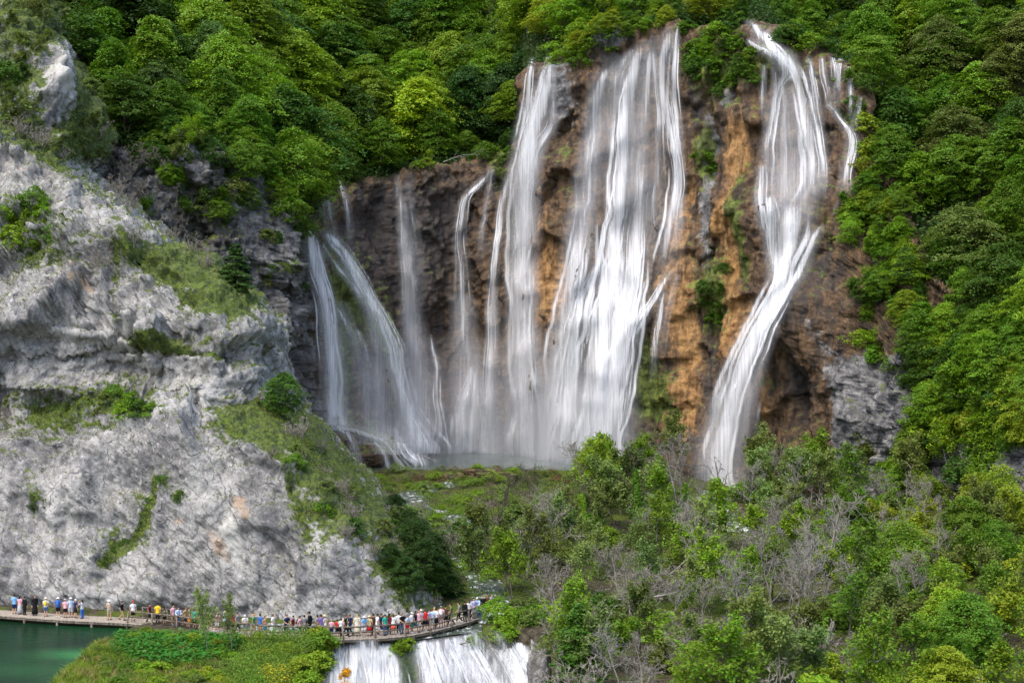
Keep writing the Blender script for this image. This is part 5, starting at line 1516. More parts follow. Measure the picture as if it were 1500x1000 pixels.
dam_cover('pool_edge_herbs', 'reddish brown dry plants along the low rim of the pool', 34, (-16, 9), (200, 207), (.4, 1.0), (.20, .13, .07), 7)
dam_cover('marsh_plants', 'bright green marsh plants on the flat ground below the pool', 90, (-24, 6), (160, 200), (.4, 1.1), (.14, .24, .025), 8)
print('scrub', nsc)

# ------------------------------------------------------------------ ground cover nobody could count
def scatter(name, label, cat, P_, Nn, leaf, color, per=10, spread=.35, rise=.3, seed=1, slim=.5, up=.6):
    rng = np.random.default_rng(seed)
    n = len(P_)
    C0 = np.repeat(P_, per, 0) + rng.normal(size=(n * per, 3)) * spread * np.array([1, 1, .4])
    C0[:, 2] += rng.uniform(0, rise, n * per)
    N_ = np.repeat(Nn, per, 0) * .6 + np.array([0, 0, up]) + rng.normal(size=C0.shape) * .55
    o = link(name, leaf_mesh(name, leaf_quads(C0, N_, leaf, rng, slim), LEAF))
    o.color = (*color, 1)
    tag(o, label, cat, kind='stuff')
    return o
rng0 = np.random.default_rng(77)
# hill floor
sel = rng0.integers(0, hillV.shape[0] - 30, 16000), rng0.integers(80, NC - 60, 16000)
hn = grid_normals(hillV)[sel]
pts = hillV[sel]
ok = hn[:, 2] > -1
scatter('undergrowth', 'dark leafy undergrowth between the trees of the hill', 'undergrowth', pts[ok], hn[ok], .30, TONE['dark green'], 9, .9, 1.4, 2)
# valley floor
m = 30000
x = rng0.uniform(-26, 90, m); y = rng0.uniform(90, 212, m)
keep = (750 + x / y * FPX > 545) & (750 + x / y * FPX < 1600) & ~((y < 122) & (x < 4)) & (x / y * FPX + 750 > np.where(y < 135, 690, 0))
q = np.stack([x, y, floor_h(x, y)], 1)
nz = fbm(q * np.array([.12, .12, 0]), 4, .55, 95)
a_ = keep & (nz > .0); b_ = keep & (nz <= .0)
up_ = np.tile([0, 0, 1.0], (m, 1))
scatter('ground_cover', 'fresh green plants covering the valley floor', 'ground cover', q[a_], up_[a_], .13, (.11, .185, .018), 9, .5, .6, 3)
scatter('dry_grass', 'olive and straw coloured grass over the valley floor', 'grass', q[b_], up_[b_], .15, (.13, .125, .045), 8, .5, .4, 4, .15)
# crag ledges: tufts where it is mossy and not sheer
cn = grid_normals(cV)
mo = CAT['moss'] + .45 * smooth01(cn[..., 2], .3, .8) + .9 * (fbm(cV * .5, 4, .6, 97))
cand = np.argwhere((mo > .50) & (rng0.random(mo.shape) < .36) & (cPX > -60))
P_ = cV[cand[:, 0], cand[:, 1]]; N_ = cn[cand[:, 0], cand[:, 1]]
hlf = rng0.random(len(P_)) < .5
scatter('ledge_grass', 'moss and grass tufts on the ledges of the crag', 'grass', P_[hlf], N_[hlf], .085, (.20, .255, .02), 7, .16, .14, 5, .35)
scatter('ledge_moss', 'dark green plants on the ledges of the crag', 'plants', P_[~hlf], N_[~hlf], .08, (.04, .07, .014), 6, .16, .12, 6, .5)
# moss and ferns on the fall wall
bn = grid_normals(bgV)
mo = ATT['moss'] + .8 * fbm(bgV * .45, 4, .6, 98) + .3 * smooth01(bn[..., 2], .2, .7)
cand = np.argwhere((mo[:r_rim] > .62) & (rng0.random(mo[:r_rim].shape) < .25) & (cliffness[:r_rim] > .5))
P_ = bgV[cand[:, 0], cand[:, 1]]; N_ = bn[cand[:, 0], cand[:, 1]]
scatter('wall_plants', 'ferns and moss growing on the travertine wall', 'plants', P_, N_, .13, (.05, .095, .014), 6, .3, .1, 7, .5, .3)
print('wall plants', len(P_))
# ------------------------------------------------------------------ boardwalk
DECK_Z = 0.55
FE = np.array([(-120,893),(-60,897),(0,901),(100,908),(180,911.5),(250,918),(300,926),(350,931),(400,934.5),(450,936),(500,936),(560,934),(600,930),(640,922.5),(680,912),(705,904),(730,896),(760,886)], float)
_feY = (CAM_Z - DECK_Z) * FPX / (FE[:, 1] - 500)
_pxs = np.linspace(-120, 760, 500)
_dY = blur(np.interp(_pxs, FE[:, 0], _feY), 25, 0)
DK = np.stack([(_pxs - 750) / FPX * _dY, _dY], 1)                        # front edge in plan
_T = np.gradient(DK, axis=0); _T /= np.linalg.norm(_T, axis=1, keepdims=True)
_Nn = np.stack([-_T[:, 1], _T[:, 0]], 1)                                # away from the camera
_s = np.concatenate([[0], np.cumsum(np.linalg.norm(np.diff(DK, axis=0), axis=1))])
DECK_W = 2.1
def deck_s(px): return float(np.interp(px, _pxs, _s))
def deck_pt(s, w, z=0.0):
    p = [np.interp(s, _s, DK[:, k]) for k in range(2)]
    n = [np.interp(s, _s, _Nn[:, k]) for k in range(2)]
    return np.array([p[0] + n[0] * w, p[1] + n[1] * w, DECK_Z + z])

class MB:
    """collects boxes, bars and lofts into one mesh"""
    def __init__(self): self.v = []; self.f = []
    def quad_ring(self, rings, closed_ends=True):
        b = len(self.v); n = len(rings[0])
        for r in rings: self.v += [tuple(p) for p in r]
        for i in range(len(rings) - 1):
            for k in range(n):
                a = b + i * n + k; c = b + i * n + (k + 1) % n
                self.f.append((a, c, c + n, a + n))
        if closed_ends:
            self.f.append(tuple(b + k for k in reversed(range(n))))
            self.f.append(tuple(b + (len(rings) - 1) * n + k for k in range(n)))
    def bar(self, p, q, r0, r1=None, sides=8, flat=1.0):
        p, q = np.array(p, float), np.array(q, float); r1 = r0 if r1 is None else r1
        self.tube([p, (p + q) / 2, q], [r0, (r0 + r1) / 2, r1], sides, flat)
    def tube(self, pts, rad, sides=8, flat=1.0):
        pts = np.asarray(pts, float)
        T = np.gradient(pts, axis=0); T /= np.linalg.norm(T, axis=1, keepdims=True) + 1e-9
        ref = np.array([0, 1.0, 0]) if abs(T[:, 1]).mean() < .8 else np.array([1.0, 0, 0])
        A = np.cross(T, ref); A /= np.linalg.norm(A, axis=1, keepdims=True) + 1e-9
        B = np.cross(T, A)
        th = np.arange(sides) * 2 * math.pi / sides
        self.quad_ring([[pts[i] + rad[i] * (A[i] * math.cos(t) + B[i] * math.sin(t) * flat) for t in th] for i in range(len(pts))])
    def box(self, c, ax, ay, az):
        c, ax, ay, az = (np.array(k, float) for k in (c, ax, ay, az))
        self.quad_ring([[c + s * az + u * ax + w * ay for u, w in ((-1, -1), (1, -1), (1, 1), (-1, 1))] for s in (-1, 1)])
    def ell(self, c, rx, ry, rz, n=12, m=8):
        rings = []
        for i in range(m + 1):
            a = -math.pi / 2 + math.pi * (.02 + .96 * i / m)
            rings.append([(c[0] + rx * math.cos(a) * math.cos(t), c[1] + ry * math.cos(a) * math.sin(t), c[2] + rz * math.sin(a)) for t in np.arange(n) * 2 * math.pi / n])
        self.quad_ring(rings)
    def mesh(self, name, mats=(), smooth=False):
        me = bpy.data.meshes.new(name)
        me.from_pydata(self.v, [], self.f)
        for m in mats: me.materials.append(m)
        if smooth: me.polygons.foreach_set('use_smooth', np.ones(len(me.polygons), bool))
        me.update()
        return me
    def build(self, name, mat, parent=None, smooth=False):
        return link(name, self.mesh(name, [mat], smooth), parent)

WOOD = bark_mat('weathered_wood', (0.10, 0.08, 0.06), (0.30, 0.25, 0.20))
PALEWOOD = bark_mat('pale_planks', (0.24, 0.20, 0.155), (0.46, 0.40, 0.33))
DARKWOOD = bark_mat('dark_rail_wood', (0.06, 0.048, 0.038), (0.20, 0.165, 0.13))
walk = empty('boardwalk', deck_pt(deck_s(400), 1.0))
walk_loc = np.array(walk.location)
tag(walk, 'curved wooden boardwalk with rough log railings along the water, crowded with walkers', 'boardwalk')
rb = random.Random(3)
def wl(p): return np.array(p) - walk_loc
mb = MB()
s = 0.0
while s < _s[-1] - .2:
    wd = rb.uniform(.13, .2)
    a = deck_pt(s + wd / 2, -rb.uniform(.02, .1)); b = deck_pt(s + wd / 2, DECK_W + rb.uniform(.0, .1))
    t = deck_pt(s + wd, 1) - deck_pt(s, 1); t /= np.linalg.norm(t)
    zj = np.array([0, 0, rb.uniform(-.012, .012) - .03])
    mb.box(wl((a + b) / 2 + zj), t * (wd / 2 - .008), (b - a) / 2, np.array([0, 0, .03]))
    s += wd
mb.build('deck', PALEWOOD, walk)
for w in (.12, DECK_W - .12):
    mb = MB()
    ss = np.arange(0.2, _s[-1] - .2, 1.0)
    mb.tube([wl(deck_pt(x, w, -.19)) for x in ss], [.12] * len(ss), 7)
    mb.build('beam', WOOD, walk, True)
for s in np.arange(1.0, _s[-1], 3.4):                      # stubby piles in the water
    mb = MB(); p = deck_pt(s, .15, -.2); mb.bar(wl(p), wl(p + np.array([0, 0, -1.3])), .11, .12)
    mb.build('pile', WOOD, walk, True)
def railing(px0, px1, w):
    s0, s1 = deck_s(px0), deck_s(px1)
    ps = np.linspace(s0, s1, max(2, int((s1 - s0) / 2.55) + 1))
    for s in ps:
        mb = MB()
        b = deck_pt(s, w + (-.10 if w < 1 else .1), -.45); t = deck_pt(s + rb.uniform(-.16, .16), w, 1.02)
        mb.tube([wl(b), wl((b + t) / 2 + np.array([rb.uniform(-.03, .03), 0, 0])), wl(t)], [.10, .085, .075], 7)
        mb.build('post', WOOD, walk, True)
    for z, nm, r in ((1.0, 'handrail', .07), (.52, 'lower_rail', .06)):
        for a, b in zip(ps[:-1], ps[1:]):
            mb = MB()
            dz = [rb.uniform(-.04, .04) for _ in range(3)]
            mb.tube([wl(deck_pt(a - .06, w, z + dz[0])), wl(deck_pt((a + b) / 2, w, z + dz[1])), wl(deck_pt(b + .06, w, z + dz[2]))], [r, r * 1.08, r * .92], 7)
            mb.build(nm, DARKWOOD, walk, True)
railing(186, 712, .10)
railing(188, 330, DECK_W - .05)

# ------------------------------------------------------------------ people
def cloth_material():
    m, nt = new_mat('cloth')
    oi = N(nt, 'ShaderNodeObjectInfo').outputs['Color']
    co = N(nt, 'ShaderNodeTexCoord').outputs['Object']
    c = mixc(nt, M(nt, 'MULTIPLY', remap(nt, noise(nt, co, 9, 4, .6), .4, .6), .25), oi, (0.01, 0.01, 0.012))
    principled_out(nt, c, .85, N(nt, 'ShaderNodeBump', {'Height': noise(nt, co, 14, 4, .6), 'Strength': .5, 'Distance': .02}).outputs[0], .15)
    return m
CLOTH = cloth_material()
SKIN = plain_mat('skin', (0.48, 0.28, 0.19), .6, .08, 8)

def remeshed(name, mb, voxel, mat, smooth=2):
    me = mb.mesh(name, [])
    o = bpy.data.objects.new(name, me); COL.objects.link(o)
    r = o.modifiers.new('r', 'REMESH'); r.mode = 'VOXEL'; r.voxel_size = voxel
    sm = o.modifiers.new('s', 'SMOOTH'); sm.factor = .5; sm.iterations = smooth
    dg = bpy.context.evaluated_depsgraph_get()
    out = bpy.data.meshes.new_from_object(o.evaluated_get(dg))
    out.name = name
    out.materials.clear(); out.materials.append(mat)
    out.polygons.foreach_set('use_smooth', np.ones(len(out.polygons), bool))
    bpy.data.objects.remove(o); bpy.data.meshes.remove(me)
    return out

def lerp(a, b, t): return np.array(a, float) * (1 - t) + np.array(b, float) * t

def person_set(arms, legs, lean=0.0, turn=0.0):
    """arms/legs: per side the joints; returns the meshes of one pose. Faces -Y."""
    def tors(z): return np.array([0, -lean * max(0, z - .95), z])
    def torso(mb, g, z0=.86, z1=1.47):
        prof = [(.80,.10,.08),(.86,.158,.115),(.94,.165,.122),(1.04,.148,.108),(1.14,.142,.103),(1.26,.162,.115),(1.36,.176,.112),(1.42,.160,.095),(1.47,.075,.07)]
        rings = []
        for z, rx, ry in prof:
            if z < z0 - .001 or z > z1 + .001: continue
            c = tors(z)
            rings.append([c + np.array([(rx + g) * math.cos(t), (ry + g) * math.sin(t), 0]) for t in np.arange(14) * 2 * math.pi / 14])
        mb.quad_ring(rings)
    body = MB()
    torso(body, 0, .80)
    hc = tors(1.60) + np.array([0, -.02, 0])
    body.tube([tors(1.40), tors(1.48), hc + np.array([0, .01, -.05])], [.062, .055, .052], 10)
    body.ell(hc, .074, .092, .112)
    body.ell(hc + np.array([0, -.045, -.055]), .05, .045, .05)                 # jaw
    body.bar(hc + np.array([0, -.085, .02]), hc + np.array([0, -.108, -.02]), .010, .017)   # nose
    body.bar(hc + np.array([-.045, -.082, .028]), hc + np.array([.045, -.082, .028]), .011)   # brow
    body.bar(hc + np.array([-.022, -.088, -.052]), hc + np.array([.022, -.088, -.052]), .010)   # lips
    for sx in (-1, 1): body.ell(hc + np.array([sx * .076, .005, -.005]), .014, .024, .034)
    for (sh, el, wr, tip) in arms:
        sh, el, wr, tip = map(np.array, (sh, el, wr, tip))
        body.tube([sh + (0, 0, .01), sh, lerp(sh, el, .5), el, lerp(el, wr, .35), wr], [.05, .056, .049, .040, .040, .027], 10)
        dr = (tip - wr); L = np.linalg.norm(dr); dr = dr / L
        body.tube([wr, wr + dr * .05, wr + dr * .10], [.026, .036, .034], 10, .5)
        side = np.cross(dr, [0, 1.0, 0.2]); side /= np.linalg.norm(side)
        nrm = np.cross(dr, side)
        for k, ln in enumerate((.066, .076, .071, .055)):
            q = wr + dr * .095 + side * (k - 1.5) * .019
            m_ = q + dr * ln * .55 + nrm * .008
            body.tube([q - dr * .02, q, m_, m_ + dr * ln * .4 + nrm * .022], [.0095, .0098, .0092, .007], 7)
        q = wr + dr * .04 - side * .028
        body.tube([q, q - side * .03 + dr * .03, q - side * .035 + dr * .062], [.013, .011, .008], 7)
    shoes = MB()
    for (hp, kn, an, toe) in legs:
        hp, kn, an, toe = map(np.array, (hp, kn, an, toe))
        body.tube([hp + (0, 0, .05), hp, lerp(hp, kn, .5), kn, lerp(kn, an, .3), lerp(kn, an, .75), an], [.08, .092, .078, .056, .060, .042, .036], 10)
        body.tube([an + (0, 0, .02), an + (0, .02, -.04), lerp(an, toe, .6), toe], [.036, .042, .040, .026], 8, 1)
        shoes.tube([an + np.array([0, .035, -.03]), lerp(an, toe, .35) + (0, 0, -.012), lerp(an, toe, .75), toe + np.array([0, -.02, 0])], [.046, .05, .046, .030], 8)
        shoes.bar(an + np.array([0, .01, .02]), an + np.array([0, .01, -.04]), .042, .048)
    R = {'body': remeshed('body', body, .0115, SKIN), 'shoes': remeshed('shoes', shoes, .016, CLOTH)}
    sh_ = MB(); torso(sh_, .018, .86)
    lg_ = MB(); torso(lg_, .018, .86)
    for (s0, el, wr, tip) in arms:
        s0, el, wr = map(np.array, (s0, el, wr))
        sh_.tube([s0 + (0, 0, .015), s0, lerp(s0, el, .4), lerp(s0, el, .72)], [.058, .070, .068, .066], 10)
        lg_.tube([s0 + (0, 0, .015), s0, lerp(s0, el, .5), el, lerp(el, wr, .5), lerp(el, wr, .93)], [.058, .070, .066, .056, .052, .042], 10)
    R['shirt'] = remeshed('shirt', sh_, .016, CLOTH); R['jacket'] = remeshed('jacket', lg_, .016, CLOTH)
    def pelvis(mb, g):
        rings = []
        for z, rx, ry in ((.78,.09,.08),(.84,.155,.115),(.92,.168,.124),(1.02,.155,.114)):
            rings.append([np.array([(rx + g) * math.cos(t), (ry + g) * math.sin(t), z]) for t in np.arange(14) * 2 * math.pi / 14])
        mb.quad_ring(rings)
    so = MB(); tr_ = MB(); pelvis(so, .012); pelvis(tr_, .012)
    for (hp, kn, an, toe) in legs:
        hp, kn, an = map(np.array, (hp, kn, an))
        so.tube([hp + (0, 0, .06), hp, lerp(hp, kn, .5), lerp(hp, kn, .9)], [.085, .108, .100, .096], 10)
        tr_.tube([hp + (0, 0, .06), hp, lerp(hp, kn, .5), kn, lerp(kn, an, .4), lerp(kn, an, .93)], [.085, .106, .092, .074, .070, .062], 10)
    R['shorts'] = remeshed('shorts', so, .016, CLOTH); R['trousers'] = remeshed('trousers', tr_, .016, CLOTH)
    sk = MB(); ymid = np.mean([(np.array(l[2]) + np.array(l[1]))[1] / 2 for l in legs])
    for nm, zl, fl in (('skirt', .50, .25), ('long_skirt', .14, .27)):
        sk = MB()
        sk.quad_ring([[np.array([rx * math.cos(t) * (1 + .06 * math.cos(5 * t) * (1 - z)), ymid * (1.02 - z) + ry * math.sin(t), z]) for t in np.arange(20) * 2 * math.pi / 20]
                      for z, rx, ry in ((zl, fl, fl * .9), ((zl + .9) / 2, (fl + .18) / 2, (fl + .14) / 2), (.92, .178, .136), (1.03, .160, .118))])
        R[nm] = sk.mesh(nm, [CLOTH], True)
    h1 = MB(); h1.ell(hc + np.array([0, .018, .028]), .085, .096, .102); R['hair'] = remeshed('hair', h1, .014, CLOTH)
    h2 = MB(); h2.ell(hc + np.array([0, .020, .026]), .087, .096, .102); h2.tube([hc + np.array([0, .05, .02]), hc + np.array([0, .085, -.12]), hc + np.array([0, .10, -.28])], [.08, .085, .05], 10, .6)
    R['long_hair'] = remeshed('hair', h2, .014, CLOTH)
    def lathe(mb, c, prof, n=18):
        mb.quad_ring([[c + np.array([r * math.cos(t), r * math.sin(t) * 1.1, z]) for t in np.arange(n) * 2 * math.pi / n] for r, z in prof])
    ht = MB(); lathe(ht, hc + np.array([0, .01, .035]), [(.175, -.012), (.178, -.004), (.098, .012), (.094, .07), (.07, .098), (.01, .105)]); R['sun_hat'] = ht.mesh('hat', [CLOTH], True)
    cp = MB(); lathe(cp, hc + np.array([0, .012, .03]), [(.088, -.01), (.09, .02), (.078, .07), (.04, .094), (.008, .098)])
    cp.quad_ring([[hc + np.array([x, -.07 - .10 * (1 - (x / .085) ** 2) * f, .03 + dz - .012 * f]) for f in (0, 1) for dz in (0, .012)][:0] or
                  [hc + np.array([x, -.075, .028]), hc + np.array([x, -.075 - .10 * max(.05, 1 - (x / .09) ** 2), .016]), hc + np.array([x, -.075 - .10 * max(.05, 1 - (x / .09) ** 2), .026]), hc + np.array([x, -.075, .040])] for x in np.linspace(-.075, .075, 7)])
    R['cap'] = cp.mesh('cap', [CLOTH], True)
    bp = MB()
    c = tors(1.22) + np.array([0, .20, 0])
    bp.ell(c, .155, .10, .235); bp.ell(c + np.array([0, .07, -.08]), .11, .06, .11)
    for sx in (-1, 1): bp.tube([tors(1.38) + np.array([sx * .09, .13, 0]), tors(1.46) + np.array([sx * .10, .0, .02]), tors(1.36) + np.array([sx * .105, -.135, 0]), tors(1.15) + np.array([sx * .13, -.10, 0]), tors(1.06) + np.array([sx * .14, .13, 0])], [.02] * 5, 6)
    R['backpack'] = remeshed('backpack', bp, .016, CLOTH)
    R['lean'] = lean
    return R

def leg(sx, hipf=0, kneef=0, footf=0, lift=0):
    return ((sx * .09, 0, .86), (sx * .10, kneef, .48 + lift * .5), (sx * .10, footf, .085 + lift), (sx * .115, footf - .17, .035 + lift * .8))
def arm(sx, el, wr, tip, lean=0):
    return ((sx * .185, -lean * .45, 1.40), el, wr, tip)
POSES = {
 'stand': person_set([arm(s_, (s_ * .245, .02, 1.13), (s_ * .25, -.05, .88), (s_ * .245, -.08, .70)) for s_ in (-1, 1)], [leg(-1, 0, -.01, 0), leg(1, 0, -.02, .03)]),
 'walk': person_set([arm(-1, (-.235, .12, 1.14), (-.22, .03, .91), (-.215, -.04, .75)), arm(1, (.235, -.08, 1.13), (.215, -.27, .98), (.20, -.38, .85))], [leg(-1, 0, -.17, -.24), leg(1, 0, .02, .28, .06)], .06),
 'photo': person_set([arm(-1, (-.22, -.21, 1.24), (-.09, -.36, 1.47), (-.04, -.40, 1.62)), arm(1, (.22, -.21, 1.24), (.09, -.36, 1.47), (.04, -.40, 1.62))], [leg(-1, 0, -.03, 0), leg(1, 0, -.01, .05)]),
 'lean': person_set([arm(-1, (-.23, -.20, 1.13), (-.14, -.42, 1.05), (-.05, -.52, 1.03), .3), arm(1, (.23, -.20, 1.13), (.16, -.42, 1.05), (.06, -.54, 1.03), .3)], [leg(-1, 0, .02, .02), leg(1, 0, -.05, .10)], .30),
 'hold': person_set([arm(-1, (-.25, .04, 1.14), (-.13, -.20, 1.10), (-.02, -.24, 1.14)), arm(1, (.245, .02, 1.13), (.25, -.06, .88), (.245, -.08, .70))], [leg(-1, 0, -.01, 0), leg(1, 0, -.05, -.06)]),
}
CLR = {'white': (.78,.78,.78), 'black': (.012,.012,.014), 'navy': (.018,.03,.09), 'blue': (.05,.16,.50), 'light blue': (.22,.50,.80), 'pale blue': (.50,.62,.80), 'red': (.60,.025,.03), 'coral': (.75,.14,.09), 'pink': (.75,.42,.48), 'yellow': (.85,.58,.03),
       'orange': (.80,.30,.03), 'tan': (.42,.29,.17), 'khaki': (.40,.34,.22), 'beige': (.62,.52,.40), 'cream': (.72,.65,.50), 'grey': (.22,.23,.25), 'light grey': (.50,.51,.53), 'maroon': (.16,.02,.035), 'brown': (.10,.05,.03), 'green': (.05,.24,.12), 'teal': (.03,.36,.27),
       'olive': (.13,.14,.06), 'lavender': (.45,.42,.66), 'denim': (.07,.13,.26), 'straw': (.62,.50,.28), 'blond': (.50,.35,.15), 'dark': (.02,.014,.01), 'purple': (.17,.12,.36)}
rp = random.Random(8)
